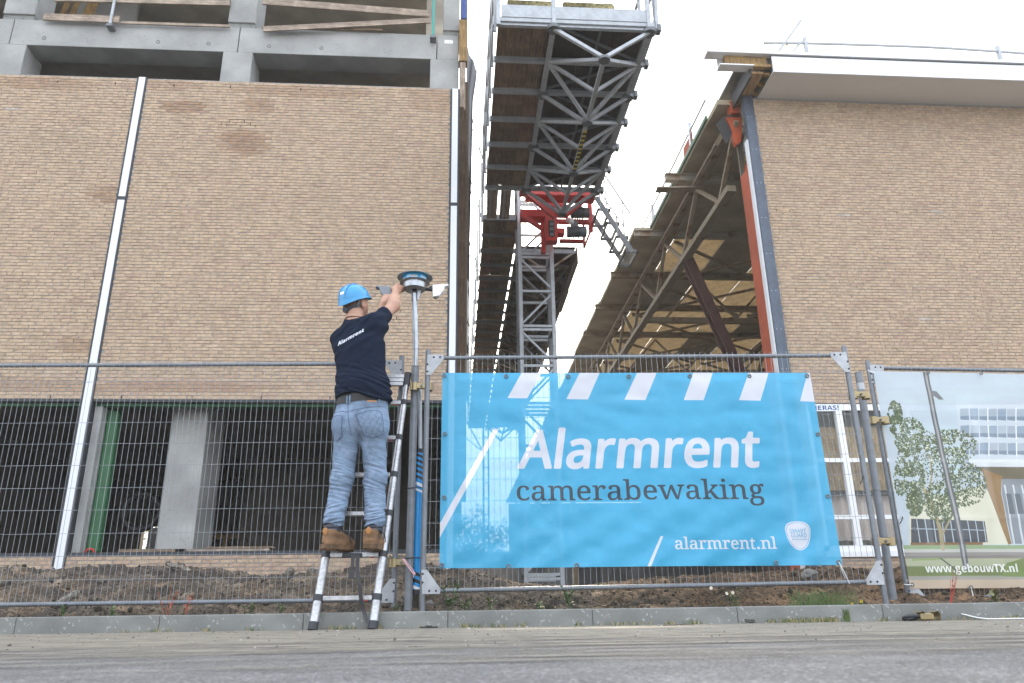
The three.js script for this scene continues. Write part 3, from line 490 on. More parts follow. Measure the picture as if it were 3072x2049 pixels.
// ------------------------------------------------------------------ the open steel hall behind it
const hall = thing('steel_roof_hall', 'old open steel hall with lattice girder and grey underside of roof panels', 'hall', V(8, 0.09, -20));
{
  const X = 4.66, yt = 7.93, yb = 6.88, tz = [-10.75, -13.0, -15.4, -17.66, -19.86, -22.1, -24.3, -26.5, -28.7, -30.9], bz = [-11.9, -14.26, -16.45, -18.93, -21.0, -23.2, -25.4, -27.6, -29.8];
  const girder = (X, m) => {
    part(hall, 'top_chord', bar(V(X, yt, -10.9), V(X, yt, -31), 0.14, 0.16), m); part(hall, 'top_chord', box(X - 0.12, X - 0.071, yt - 0.06, yt - 0.02, -31, -11.5), M.woodGrey);
    part(hall, 'bottom_chord', bar(V(X, yb, -11.3), V(X, yb, -31), 0.16, 0.11), m);
    for (let i = 0; i < 9; i++) { part(hall, 'diagonal', bar(V(X, yb + 0.06, bz[i]), V(X, yt - 0.08, tz[i + 1]), 0.09, 0.05), i % 2 ? m : M.rusty); part(hall, 'diagonal', bar(V(X, yb + 0.06, bz[i]), V(X, yt - 0.08, tz[i]), 0.07, 0.07), m); }
  };
  girder(X, M.rusty); girder(9.6, M.rusty);
  for (let i = 1; i < tz.length; i++) { // purlins: I-beams that stick out to the left
    const z = tz[i], l = [0, 4.04, 3.96, 3.86, 3.84, 3.86, 3.9, 3.9, 3.9, 3.9][i]; const m = i < 3 ? std([0.55, 0.55, 0.53], 0.7, 0.1, { map: T.rust }) : M.rusty;
    part(hall, 'purlin', merge([box(l, 15, yt + 0.09, yt + 0.104, z - 0.07, z + 0.07), box(l, 15, yt + 0.105, yt + 0.225, z - 0.008, z + 0.008), box(l, 15, yt + 0.226, yt + 0.24, z - 0.07, z + 0.07)]), m);
  }
  { const a = onY(1700 + 570 / 2.119, 380 + 400 / 2.119, 7.85), b = onY(1700 + 790 / 2.119, 380 + 395 / 2.119, 7.85); part(hall, 'loose_board', bar(a, V(b.x + 0.2, 7.85, b.z), 0.2, 0.03), M.woodGrey); }
  // roof panels bay by bay; a few are translucent rooflights
  const pm = [0, 1, 2].map(k => std([0.60 + 0.05 * k, 0.52 + 0.045 * k, 0.38 + 0.035 * k], 0.95, 0, { map: T.concrete, bumpMap: T.concreteB, bumpScale: 0.01 }));
  const light = phys([0.76, 0.64, 0.45], { roughness: 1, transmission: 0.5, thickness: 0, map: T.fine });
  for (let i = 0; i < 9; i++) { let x = [4.36, 4.40, 4.0, 3.95, 3.95, 3.95, 4, 4, 4][i] + rr(-0.03, 0.03); for (let k = 0; x < 14.6; k++) { const w = k ? 1.19 : 1.0; const z0 = tz[i] - 0.008, z1 = tz[i + 1] + 0.008, lit = i >= 2 && k >= 1 && k <= 5 && (i + k) % 4 !== 0; const m = lit ? light : pm[(i * 3 + k) % 3]; const o = part(hall, lit ? 'rooflight' : 'roof_panel', lit ? box(x, x + w, yt + 0.245, yt + 0.25, z1, z0) : box(x, x + w, yt + 0.245, yt + 0.34, z1, z0), m); if (lit && i === 3 && k === 1) o.userData.label = 'yellowed translucent rooflight sheet in the hall roof'; x += w + 0.008; } }
  // wind braces under the roof
  for (let i = 2; i < 8; i++) for (const x of [4.9, 8.2]) { part(hall, 'wind_brace', bar(V(x, yt - 0.02, tz[i]), V(x + 3.0, yt - 0.02, tz[i + 1]), 0.07, 0.05), M.rusty); part(hall, 'wind_brace', bar(V(x, yt - 0.08, tz[i + 1]), V(x + 3.0, yt - 0.08, tz[i]), 0.07, 0.05), M.rusty); }
  for (const z of [-17.66, -22.1, -26.5]) { part(hall, 'tie_beam', bar(V(4.7, yb, z), V(14, yb, z), 0.10, 0.14), M.rusty); for (let x = 5.2; x < 13.5; x += 1.8) part(hall, 'web_bar', bar(V(x, yb + 0.07, z), V(x + 0.9, yt, z), 0.05, 0.05), M.rusty), part(hall, 'web_bar', bar(V(x + 1.8, yb + 0.07, z), V(x + 0.9, yt, z), 0.05, 0.05), M.rusty); }
  const bs = part(hall, 'raking_strut', merge([bar(V(4.70, 6.84, -14.1), V(6.98, 0.06, -14.1), 0.02, 0.2, V(0, 0, 1)), bar(V(4.70, 6.84, -14.2), V(6.98, 0.06, -14.2), 0.20, 0.016, V(0, 0, 1)), bar(V(4.70, 6.84, -14.0), V(6.98, 0.06, -14.0), 0.20, 0.016, V(0, 0, 1))]), M.brownSteel); bs.userData.label = 'red brown raking steel strut';
  part(hall, 'far_roof', box(4.0, 15, yt + 0.245, yt + 0.34, -62, -31), pm[1]); for (let i = 0; i < 13; i++) part(hall, 'purlin', box(3.9, 15, yt + 0.10, yt + 0.24, -33.2 - i * 2.2, -33.1 - i * 2.2), M.rusty); for (const y of [yt, yb]) part(hall, 'far_chord', bar(V(X, y, -31), V(X, y, -62), 0.14, 0.14), M.rusty); part(hall, 'end_wall', box(4.2, 15, 0.1, 8.1, -62.2, -62), std([0.22, 0.10, 0.075], 0.9, 0, { map: T.concrete })); part(hall, 'side_wall', box(14.9, 15, 0.1, 8.2, -62, -11.4), std([0.24, 0.13, 0.10], 0.9, 0, { map: T.concrete }));
  for (const z of [-30.9]) part(hall, 'column', box(X - 0.09, X + 0.09, 0.09, yb - 0.056, z - 0.09, z + 0.09), M.rusty);
  // roof edge rail with a red net and a galvanised post
  const a = onX(2178, 395, 4.45), b = onX(2030, 640, 4.45); part(hall, 'edge_rail', tube(V(4.42, 8.75, -11.4), V(4.42, 8.75, -17), 0.02, 0.02, 8), M.galv); part(hall, 'edge_post', box(4.40, 4.46, 8.3, 8.95, -12.42, -12.36), M.galvBright); part(hall, 'edge_post', box(4.40, 4.46, 8.3, 8.85, -15.42, -15.36), M.galv); part(hall, 'red_net', box(4.43, 4.436, 8.35, 8.70, -12.9, -12.3), M.orange);
  part(hall, 'gutter_strip', box(4.30, 4.34, 8.18, 8.26, -15.3, -11.2), M.green);
}
// ------------------------------------------------------------------ mast climbing work platform in the alley
M.woodDeck = std([0.31, 0.225, 0.165], 0.9, 0, { map: T.wood });
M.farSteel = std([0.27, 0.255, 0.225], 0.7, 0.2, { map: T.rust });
const plat = thing('mast_climbing_platform', 'galvanised mast climbing work platform with triangular truss and plank deck seen from below', 'work platform', V(1.5, 7.15, -13));
{
  const xa = 1.19, xb = 2.43, xm = 1.82, xl = 0.48, Y = 7.15, Ya = 6.69, sq = (a, b, w = 0.05) => bar(a, b, w, w, V(0, 1, 0), 0.008);
  const nz = [-7.92, -9.26, -10.61, -11.96];
  for (const x of [xa, xb]) part(plat, 'main_chord', bar(V(x, Y, -7.9), V(x, Y, -12.05), 0.07, 0.07, V(0, 1, 0), 0.01), M.galv);
  part(plat, 'main_chord', bar(V(xb + 0.075, Y + 0.10, -7.9), V(xb + 0.075, Y + 0.10, -12.05), 0.04, 0.10), M.galv);
  part(plat, 'lower_chord', sq(V(xm, Ya, -7.92), V(xm, Ya, -12.0), 0.055), M.galv);
  for (let i = 0; i < nz.length; i++) {
    const z = nz[i]; // a joint: flanges, cross frame
    for (const x of [xa, xb]) { part(plat, 'flange', merge([new THREE.CylinderGeometry(0.085, 0.085, 0.05, 18).translate(x, Y - 0.03, z), new THREE.CylinderGeometry(0.02, 0.02, 0.09, 8).translate(x - 0.05, Y - 0.03, z), new THREE.CylinderGeometry(0.02, 0.02, 0.09, 8).translate(x + 0.05, Y - 0.03, z)]), M.galvOld); part(plat, 'truss_bar', sq(V(x, Y - 0.03, z), V(xm, Ya, z - (i ? 0.04 : 0))), M.galv); }
    part(plat, 'flange', new THREE.CylinderGeometry(0.075, 0.075, 0.04, 18).translate(xm, Ya - 0.02, z), M.galvOld);
    if (i === 3) continue;
    const zm = (z + nz[i + 1]) / 2, zn = nz[i + 1];
    for (const x of [xa, xb]) { part(plat, 'truss_bar', sq(V(x, Y, zm), V(xm, Ya, z - 0.03)), M.galv); part(plat, 'truss_bar', sq(V(x, Y, zm), V(xm, Ya, zm), 0.045), M.galv); part(plat, 'truss_bar', sq(V(x, Y, zm), V(xm, Ya, zn + 0.03)), M.galv); }
    part(plat, 'plan_brace', sq(V(xa, Y + 0.06, z), V(xb, Y + 0.06, zm), 0.035), M.galvOld); part(plat, 'plan_brace', sq(V(xa, Y + 0.06, zn), V(xb, Y + 0.06, zm), 0.035), M.galvOld); part(plat, 'plan_brace', sq(V(xm, Y + 0.07, z), V(xm, Y + 0.07, zn), 0.035), M.galvOld);
  }
  // yellow and black hazard stripe along the lower chord
  for (let k = 0; k < 22; k++) part(plat, 'hazard_band', box(xm - 0.029, xm + 0.029, Ya - 0.03, Ya - 0.0285, -9.44 - k * 0.055, -9.44 - k * 0.055 - 0.055), k % 2 ? M.black : std([0.62, 0.47, 0.06], 0.6));
  for (let k = 0; k <= 6; k++) { const z = -7.92 - k * 0.673; part(plat, 'cross_beam', bar(V(xl - 0.02, Y + 0.02, z), V(xb + 0.10, Y + 0.02, z), 0.05, 0.075), M.galv); part(plat, 'cross_beam_end', box(xb + 0.10, xb + 0.15, Y - 0.03, Y + 0.07, z - 0.05, z + 0.05), M.galvOld); }
  // deck: dark boards over the truss, three planks on the outrigger side
  for (let k = 0; k < 3; k++) for (let j = 0; j < 3; j++) part(plat, 'deck_board', box(xa + 0.01 + j * 0.415, xa + 0.42 + j * 0.415, Y + 0.10, Y + 0.125, nz[k] - 0.005, nz[k + 1] + 0.005), std([0.075 + 0.01 * j, 0.06 + 0.01 * j, 0.05 + 0.008 * j], 0.85, 0, { map: T.wood }));
  const planks = (z0, z1, y, miss = -1) => { for (let j = 0; j < 3; j++) { if (j === miss) continue; const l = z0 + rr(-0.02, 0), r = z1 + rr(0, 0.02); part(plat, 'plank', rbox(xl + 0.003 + j * 0.2265, xl + 0.2285 + j * 0.2265 + rr(-0.002, 0), y, y + 0.04, r, l, 0.003), j === 1 ? M.woodDeck : std([0.36 + rr(-0.04, 0.04), 0.26 + rr(-0.03, 0.03), 0.19], 0.9, 0, { map: T.wood })); } };
  planks(-7.94, -9.25, Y + 0.06); planks(-9.262, -10.6, Y + 0.06); planks(-10.612, -11.95, Y + 0.06); part(plat, 'infill_board', box(xl + 0.69, xa - 0.03, Y + 0.062, Y + 0.1, -11.9, -7.95), M.wood);
  part(plat, 'edge_board', box(xa - 0.06, xa - 0.04, Y + 0.06, Y + 0.2, -9.2, -7.95), M.wood);
  // near end: toe board, end rail, corner posts
  part(plat, 'toe_board', rbox(xl + 0.04, xb - 0.02, onZ(1700, 57, -7.86).y, onZ(1700, 20, -7.86).y, -7.89, -7.86, 0.006), M.galv);
  part(plat, 'end_channel', rbox(xl, xb + 0.06, Y + 0.02, Y + 0.09, -7.93, -7.87, 0.006), M.galv);
  for (const x of [xl, xa, xb - 0.01]) part(plat, 'corner_post', bar(V(x, Y - 0.05, -7.87), V(x, Y + 1.25, -7.87), 0.05, 0.05), M.galv);
  part(plat, 'corner_post', bar(V(xb + 0.1, Y, -7.9), V(xb + 0.14, Y + 1.25, -7.9), 0.04, 0.04), M.galv);
  for (const y of [0.65, 1.15]) { part(plat, 'guard_rail', tube(V(xl, Y + y, -7.87), V(xb, Y + y, -7.87), 0.02, 0.02, 8), M.galv); part(plat, 'guard_rail', tube(V(xl - 0.04, Y + y, -7.87), V(xl - 0.04, Y + y, -12), 0.02, 0.02, 8), M.galv); part(plat, 'guard_rail', tube(V(xb + 0.1, Y + y, -7.87), V(xb + 0.1, Y + y, -12), 0.02, 0.02, 8), M.galv); }
  for (let k = 0; k < 7; k++) { const z = -7.95 - k * 0.673; part(plat, 'guard_post', bar(V(xl - 0.04, Y - 0.08, z), V(xl - 0.04, Y + 1.2, z), 0.035, 0.035), M.galv); part(plat, 'guard_post', bar(V(xb + 0.1, Y, z), V(xb + 0.1, Y + 1.2, z), 0.035, 0.035), M.galv); }
  part(plat, 'toe_rail', box(xl - 0.07, xl - 0.055, Y - 0.02, Y + 0.12, -12, -7.9), M.galv);
  // gap with laid-back planks beside the mast
  for (let j = 0; j < 2; j++) part(plat, 'ramp_plank', bar(V(xl + 0.14 + j * 0.24, Y + 0.22, -12.0), V(xl + 0.14 + j * 0.24, Y - 0.05, -12.95), 0.19, 0.035), M.woodGrey);
  for (let j = 0; j < 2; j++) part(plat, 'ramp_runner', bar(V(xl + 0.10 + j * 0.25, Y + 0.19, -12.0), V(xl + 0.10 + j * 0.25, Y - 0.085, -12.95), 0.03, 0.03), M.galvBright);
  // the far wing beyond the mast, bay by bay
  for (let k = 0; k < 13; k++) {
    const z = -13.05 - k * 1.4, zn = z - 1.4, zm = z - 0.7, L = []; seed += 0;
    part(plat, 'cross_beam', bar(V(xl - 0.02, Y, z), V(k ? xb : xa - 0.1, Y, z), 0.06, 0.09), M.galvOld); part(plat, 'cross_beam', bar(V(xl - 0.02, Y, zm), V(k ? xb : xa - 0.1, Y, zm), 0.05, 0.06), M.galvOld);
    planks(z - 0.01, zn + 0.01, Y + 0.06 + (k % 2) * 0.006, -1);
    part(plat, 'guard_post', bar(V(xl - 0.04, Y - 0.08, z), V(xl - 0.04, Y + 1.2, z), 0.035, 0.035), M.galv);
    if (k === 0) continue;
    for (const x of [xa + 0.03, xb]) { L.push(sq(V(x, Y, z), V(x, Y, zn), 0.06), sq(V(x, Y, z), V(xm, Ya, z)), sq(V(x, Y, zm), V(xm, Ya, z)), sq(V(x, Y, zm), V(xm, Ya, zn))); }
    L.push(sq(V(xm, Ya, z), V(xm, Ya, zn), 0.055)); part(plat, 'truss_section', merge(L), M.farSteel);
    for (let j = 0; j < 3; j++) part(plat, 'deck_board', box(xa + 0.035 + j * 0.41, xa + 0.44 + j * 0.41, Y + 0.10, Y + 0.125, zn + 0.005, z - 0.005), M.woodDark);
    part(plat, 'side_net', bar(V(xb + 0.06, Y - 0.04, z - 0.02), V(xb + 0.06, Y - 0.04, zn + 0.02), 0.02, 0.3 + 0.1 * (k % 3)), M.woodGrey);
  }
  // red drive unit at the mast
  const zd = -12.35, R = (X, Yp, z = zd) => onZ(1400 + X / 4.127, 480 + Yp / 4.127, z), rbx = (X0, X1, Y0, Y1, z0, z1, m = M.red, n = 'drive_frame') => { const a = R(X0, Y1, z1), b = R(X1, Y0, z1); part(plat, n, rbox(a.x, b.x, a.y, b.y, z0, z1, 0.01), m); }, rbr = (X0, Y0, X1, Y1, w = 0.1, z = zd, m = M.red, n = 'drive_frame') => part(plat, n, bar(R(X0, Y0, z), R(X1, Y1, z), w, w * 0.8), m);
  rbx(740, 1600, 378, 425, -12.6, -12.3); rbx(660, 740, 345, 390, -12.4, -12.2);
  rbr(760, 430, 1090, 710, 0.09); rbr(1505, 455, 1215, 700, 0.09);
  rbx(670, 985, 612, 695, -12.95, -12.7); rbr(690, 690, 930, 850, 0.08, -12.7);
  rbx(985, 1120, 690, 995, -12.75, -12.55); rbx(1020, 1085, 745, 945, -12.56, -12.535, M.black, 'drive_guide'); for (const y of [770, 830, 900]) rbx(1028, 1078, y, y + 40, -12.55, -12.52, M.galvOld, 'guide_roller');
  rbx(1120, 1530, 733, 770, -12.8, -12.7); rbx(1518, 1548, 470, 880, -12.8, -12.72); rbx(1155, 1450, 978, 1005, -12.85, -12.75); rbr(1545, 850, 1455, 1085, 0.05, -12.75); rbr(1445, 790, 1455, 1085, 0.05, -12.75); rbx(930, 970, 740, 1140, -12.95, -12.85); rbx(1000, 1240, 500, 640, -12.95, -12.7); rbx(1125, 1215, 840, 905, -12.8, -12.6);
  for (const [X0, X1, Yc, r] of [[1290, 1510, 655, 0.10], [1240, 1480, 890, 0.10]]) { const a = R(X0, Yc, -12.65), b = R(X1, Yc, -12.65); part(plat, 'drive_motor', tube(a, b, r, r, 20), std([0.10, 0.11, 0.12], 0.5, 0.3)); for (let k = 0; k < 5; k++) part(plat, 'motor_fin', tube(V(a.x + 0.03 + k * 0.045, a.y, a.z), V(a.x + 0.045 + k * 0.045, a.y, a.z), r + 0.018, r + 0.018, 20), std([0.07, 0.075, 0.08], 0.6, 0.3)); part(plat, 'motor_box', box(a.x + 0.08, a.x + 0.2, a.y + 0.06, a.y + 0.18, -12.7, -12.55), M.galvOld); }
  part(plat, 'hose', wirePath([R(1250, 735, -12.5), R(1290, 760, -12.45), R(1300, 775, -12.48)], 0.05, 10, 8), M.whitePaint);
}
// insulation packs on the platform
for (const [X0, X1, i] of [[1140, 1448, 0], [1520, 1866, 1]]) { const a = onZ(1024 + X0 / 2.296, 30, -8.15), b = onZ(1024 + X1 / 2.296, 30, -8.15), t = thing('insulation_pack', ['yellow mineral wool pack on the platform above the plank side', 'yellow mineral wool pack in torn wrap above the platform truss'][i], 'insulation', V((a.x + b.x) / 2, 7.276, -8.4)); for (let k = 0; k < 3; k++) part(t, 'slab', rbox(a.x, b.x, 7.277 + k * 0.14, 7.412 + k * 0.14, -8.75, -8.05 - (k % 2) * 0.015, 0.02), M.insulation); part(t, 'wrap', box(b.x + 0.001, b.x + 0.006, 7.3, 7.66, -8.7, -8.04), M.foilPale); }
// the mast
{
  const x0 = onZ(1562, 900, -13.05).x, x1 = onZ(1659, 900, -13.05).x, z0 = -13.05, z1 = -13.62, t = thing('lattice_mast', 'tall galvanised lattice mast carrying the work platform', 'mast', V((x0 + x1) / 2, 0.09, -13.3));
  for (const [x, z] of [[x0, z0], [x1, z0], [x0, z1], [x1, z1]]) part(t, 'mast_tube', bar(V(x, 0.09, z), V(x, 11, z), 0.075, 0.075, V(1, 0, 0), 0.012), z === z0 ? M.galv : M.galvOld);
  const yj = onZ(1610, 768, z0).y, mod = onZ(1610, 768, z0).y - onZ(1610, 984, z0).y;
  for (let k = -4; k < 4; k++) { // modules with double bars at the joints
    const y = yj - mod * k - mod; if (y < 0.2) continue;
    for (const z of [z0, z1]) for (const yy of [y - 0.035, y + 0.035, y + mod * 0.5]) part(t, 'mast_bar', bar(V(x0, yy, z), V(x1, yy, z), 0.04, 0.045), M.galv);
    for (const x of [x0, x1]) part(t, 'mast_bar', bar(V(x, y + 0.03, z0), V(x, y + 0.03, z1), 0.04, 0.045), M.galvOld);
    part(t, 'mast_diagonal', bar(V(x0, y + mod - 0.06, z0), V(x1, y + mod * 0.5 + 0.04, z0), 0.03, 0.035), M.galv); part(t, 'mast_diagonal', bar(V(x1, y + mod * 0.5 - 0.03, z0), V(x0, y + 0.06, z0), 0.03, 0.035), M.galv);
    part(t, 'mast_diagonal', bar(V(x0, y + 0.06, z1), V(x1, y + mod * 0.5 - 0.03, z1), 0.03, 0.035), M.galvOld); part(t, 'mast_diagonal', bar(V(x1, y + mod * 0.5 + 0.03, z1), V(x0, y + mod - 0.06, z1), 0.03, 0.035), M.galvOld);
  }
  part(t, 'mast_foot', rbox(x0 - 0.3, x1 + 0.3, 0.092, 0.2, z1 - 0.3, z0 + 0.3, 0.02), M.galvOld);
}
// access stair hanging at the platform's right side
{
  const zn = -12.2, zf2 = -12.85, A = (X, Y, z) => onZ(1400 + X / 4.127, 480 + Y / 4.127, z), t = thing('access_stair', 'steel access stair with grating treads hanging from the platform beside the red drive', 'stair', A(1600, 460, zn));
  const n0 = A(1600, 460, zn), n1 = A(2050, 1140, zn), f0 = A(1545, 680, zf2), f1 = A(1935, 1265, zf2);
  part(t, 'stringer', bar(n0, n1, 0.025, 0.09), M.galvOld); part(t, 'stringer', bar(f0, f1, 0.025, 0.09), M.galvOld);
  part(t, 'handrail', tube(A(1685, 150, zn), A(2022, 660, zn), 0.017, 0.017, 8), M.galv); part(t, 'mid_rail', tube(A(1640, 380, zn), A(1958, 845, zn), 0.014, 0.014, 8), M.galv);
  for (const [a, b, c, d] of [[1698, 190, 1742, 640], [1918, 515, 1958, 960], [1640, 385, 1658, 620], [1850, 700, 1870, 940]]) part(t, 'baluster', tube(A(a, b, zn), A(c, d, zn), 0.014, 0.014, 8), M.galv);
  for (const u of [0.23, 0.48, 0.73, 0.98]) { const p = n0.clone().lerp(n1, u), w = 0.24, tr = part(t, 'tread', merge([box(p.x - w / 2, p.x - w / 2 + 0.025, p.y - 0.02, p.y + 0.03, zf2, zn), box(p.x + w / 2 - 0.025, p.x + w / 2, p.y - 0.02, p.y + 0.03, zf2, zn), box(p.x - w / 2, p.x + w / 2, p.y - 0.02, p.y + 0.03, zn - 0.02, zn), box(p.x - w / 2, p.x + w / 2, p.y - 0.02, p.y + 0.03, zf2, zf2 + 0.02)]), M.galvOld); for (let k = 0; k < 7; k++) part(tr, 'grating_bar', box(p.x - w / 2 + 0.03 + k * 0.028, p.x - w / 2 + 0.034 + k * 0.028, p.y, p.y + 0.025, zf2 + 0.02, zn - 0.02), M.galv); }
}
// far scaffold tower and wall ties beyond the platform
{
  const z = -25, a = onZ(1449, 600, z).x, b = onZ(1462, 600, z).x, t = thing('scaffold_tower', 'slender far scaffold tower beside the left building wall', 'scaffold', V((a + b) / 2, 0.09, z));
  for (const x of [a, b]) part(t, 'standard', tube(V(x, 0.09, z), V(x, 17.5, z), 0.03, 0.03, 6), M.galvOld);
  for (let y = 1; y < 17.4; y += 0.5) part(t, 'rung', tube(V(a, y, z), V(b, y, z), 0.015, 0.015, 5), M.galvOld);
  for (const y of [5, 8.2, 11, 13.4, 16]) { part(t, 'wall_tie', tube(V(a, y, z), V(0.3, y + 0.3, z + 3), 0.02, 0.02, 5), M.galvOld); part(t, 'wall_tie', tube(V(a, y, z), V(0.3, y - 0.2, z + 3), 0.015, 0.015, 5), M.galvOld); }
}
// ------------------------------------------------------------------ site fence
function projY(p) { const v = p.clone().sub(camera.position).applyQuaternion(camQ.clone().invert()); return 1024.5 - 2311 * v.y / -v.z; }
const wireGeo = (() => { const g = new THREE.CylinderGeometry(0.5, 0.5, 1, 6, 1); return g; })();
const Q = (d) => new THREE.Quaternion().setFromUnitVectors(V(0, 1, 0), d.clone().normalize());
function rod(parent, name, a, b, r, m) { const d = b.clone().sub(a); return place(parent, name, wireGeo, m, a.clone().add(b).multiplyScalar(0.5), Q(d), V(r * 2, d.length(), r * 2)); }
function fencePanel(label, A, B, yTop, yRailT, yRailB, horiz, o = {}) {
  const t = thing('mesh_fence', label, 'fence', V((A.x + B.x) / 2, A.y, (A.z + B.z) / 2), 'site fence panels along the kerb'), at = (u, y) => V(lerp(A.x, B.x, u), y, lerp(A.z, B.z, u));
  const L = Math.hypot(B.x - A.x, B.z - A.z), dir = V(B.x - A.x, 0, B.z - A.z).normalize(), nrm = V(-dir.z, 0, dir.x); // towards the camera
  for (const u of [0, 1]) { const p = at(u, 0), y0 = u ? B.y : A.y, post = part(t, 'post', tube(V(p.x, y0, p.z), V(p.x, yTop[u], p.z), 0.0215, 0.0215, 16), M.fenceTube); part(post, 'post_cap', tube(V(p.x, yTop[u], p.z), V(p.x, yTop[u] + 0.004, p.z), 0.019, 0.017, 12), M.galvOld); }
  const rail = (y0, y1, n) => part(t, n, tube(at(0.004, y0), at(0.996, y1), 0.0165, 0.0165, 14), M.fenceTube);
  rail(yRailT[0], yRailT[1], 'top_rail'); rail(yRailB[0], yRailB[1], 'bottom_rail');
  const n = Math.round(L / 0.0445); for (let i = 1; i < n; i++) { const u = i / n, off = nrm.clone().multiplyScalar(0.018), a = at(u, lerp(yRailB[0], yRailB[1], u) - 0.012).add(off), b = at(u, lerp(yRailT[0], yRailT[1], u) + 0.03).add(off); a.x += rr(-0.002, 0.002); rod(t, 'vertical_wire', a, b, 0.0016, M.wire); }
  for (const h of horiz) { const a = at(0, lerp(yRailB[0], yRailT[0], h)).addScaledVector(nrm, 0.0145), b = at(1, lerp(yRailB[1], yRailT[1], h)).addScaledVector(nrm, 0.0145); rod(t, 'horizontal_wire', a, b, 0.0019, M.wire); }
  // triangular corner plates
  for (const u of [0, 1]) for (const top of [0, 1]) {
    const s = u ? -1 : 1, v = top ? -1 : 1, yy = (top ? yRailT : yRailB)[u], k = 0.10, sh = new THREE.Shape([new THREE.Vector2(0, -0.022 * v), new THREE.Vector2(s * (k + 0.03), -0.022 * v), new THREE.Vector2(s * (k + 0.03), 0.018 * v), new THREE.Vector2(s * 0.03, k * v + 0.05 * v), new THREE.Vector2(-s * 0.01, k * v + 0.05 * v)]);
    const g = new THREE.ExtrudeGeometry(sh, { depth: 0.003, bevelEnabled: false }); g.applyMatrix4(new THREE.Matrix4().makeBasis(dir, V(0, 1, 0), nrm).setPosition(at(u, yy).addScaledVector(nrm, 0.023))); const pl = part(t, 'corner_plate', uvBox(g), M.galv);
    for (const [bx, by] of [[0.05 * s, 0], [0.10 * s, 0], [0, 0.06 * v], [0, 0.12 * v]]) { const c = at(u, yy + by).addScaledVector(dir, bx).addScaledVector(nrm, 0.027); part(pl, 'rivet', new THREE.SphereGeometry(0.008, 8, 6).translate(c.x, c.y, c.z), M.rubber); }
  }
  t.at = at; t.nrm = nrm; t.dir = dir; return t;
}
M.wire = std([0.275, 0.30, 0.325], 0.45, 0.4);
const horizAll = [0.073, 0.165, 0.18 + 0.09, 0.366, 0.460, 0.554, 0.648, 0.74, 0.92].map(v => v);
const fenceL = fencePanel('galvanised mesh fence panel in front of the dark ground floor opening', V(-3.92, 0.10, -6.315), V(-0.46, 0.115, -6.168), [2.13, 2.13], [2.066, 2.064], [0.205, 0.20], [0.092, 0.184, 0.273, 0.368, 0.459, 0.554, 0.646, 0.738, 0.92]);
const fenceR = fencePanel('galvanised mesh fence panel carrying the blue lettered banner', V(-0.237, 0.10, -6.004), V(3.172, 0.10, -5.793), [2.125, 2.12], [2.061, 2.044], [0.255, 0.273], [0.09, 0.18, 0.27, 0.36, 0.45, 0.54, 0.63, 0.72, 0.81, 0.92]);
const fenceP = fencePanel('galvanised mesh fence panel carrying the printed building poster', V(3.70, 0.12, -6.393), V(7.15, 0.12, -6.52), [2.19, 2.19], [2.129, 2.129], [0.155, 0.16], [0.09, 0.18, 0.27, 0.36, 0.45, 0.54, 0.63, 0.72, 0.81, 0.92]);
{ const a = onZ(2680, 1800, -6.2), b = onZ(2575, 1117, -6.2); const t = thing('support_post', 'thick galvanised post standing between the blue banner and the poster', 'post', V(a.x, 0.1, -6.2)); const p = part(t, 'tube', tube(V(a.x, 0.1, -6.2), V(b.x, b.y, -6.2), 0.031, 0.031, 18), M.fenceTube); part(p, 'tape_band', tube(V(b.x - 0.001, b.y - 0.16, -6.2), V(b.x - 0.001, b.y - 0.10, -6.2), 0.0322, 0.0322, 18, false), M.galv); part(p, 'weld_collar', tube(V(lerp(a.x, b.x, 0.45), 1.0, -6.2), V(lerp(a.x, b.x, 0.45), 1.012, -6.2), 0.033, 0.033, 18), M.galvOld); }
// golden couplers that tie neighbouring tubes
function coupler(px, py, z, half, label) {
  const c = onZ(px, py, z), t = thing('fence_coupler', label, 'coupler', c.clone(), 'golden fence couplers');
  for (const s of [-1, 1]) part(t, 'band', new THREE.CylinderGeometry(0.036, 0.036, 0.062, 18, 1, true).translate(c.x + s * half, c.y, c.z), M.zincYellow);
  part(t, 'bridge', rbox(c.x - half + 0.01, c.x + half - 0.01, c.y - 0.022, c.y + 0.026, c.z + 0.012, c.z + 0.034, 0.008), M.zincYellow);
  part(t, 'bolt', tube(V(c.x, c.y, c.z + 0.03), V(c.x, c.y, c.z + 0.05), 0.010, 0.010, 6), M.galvOld);
}
coupler(1265, 1161, -6.03, 0.058, 'golden coupler joining the camera pole to the fence post near the top of the banner');
coupler(1204, 1689, -6.10, 0.060, 'golden coupler low on the camera pole behind the pink tape');
coupler(2577, 1186, -6.0, 0.055, 'golden coupler high between the fence post and the thick post');
coupler(2636, 1262, -6.29, 0.055, 'golden coupler joining the thick post and the poster fence post');
coupler(2651, 1625, -6.0, 0.055, 'golden coupler low between the fence post and the thick post');

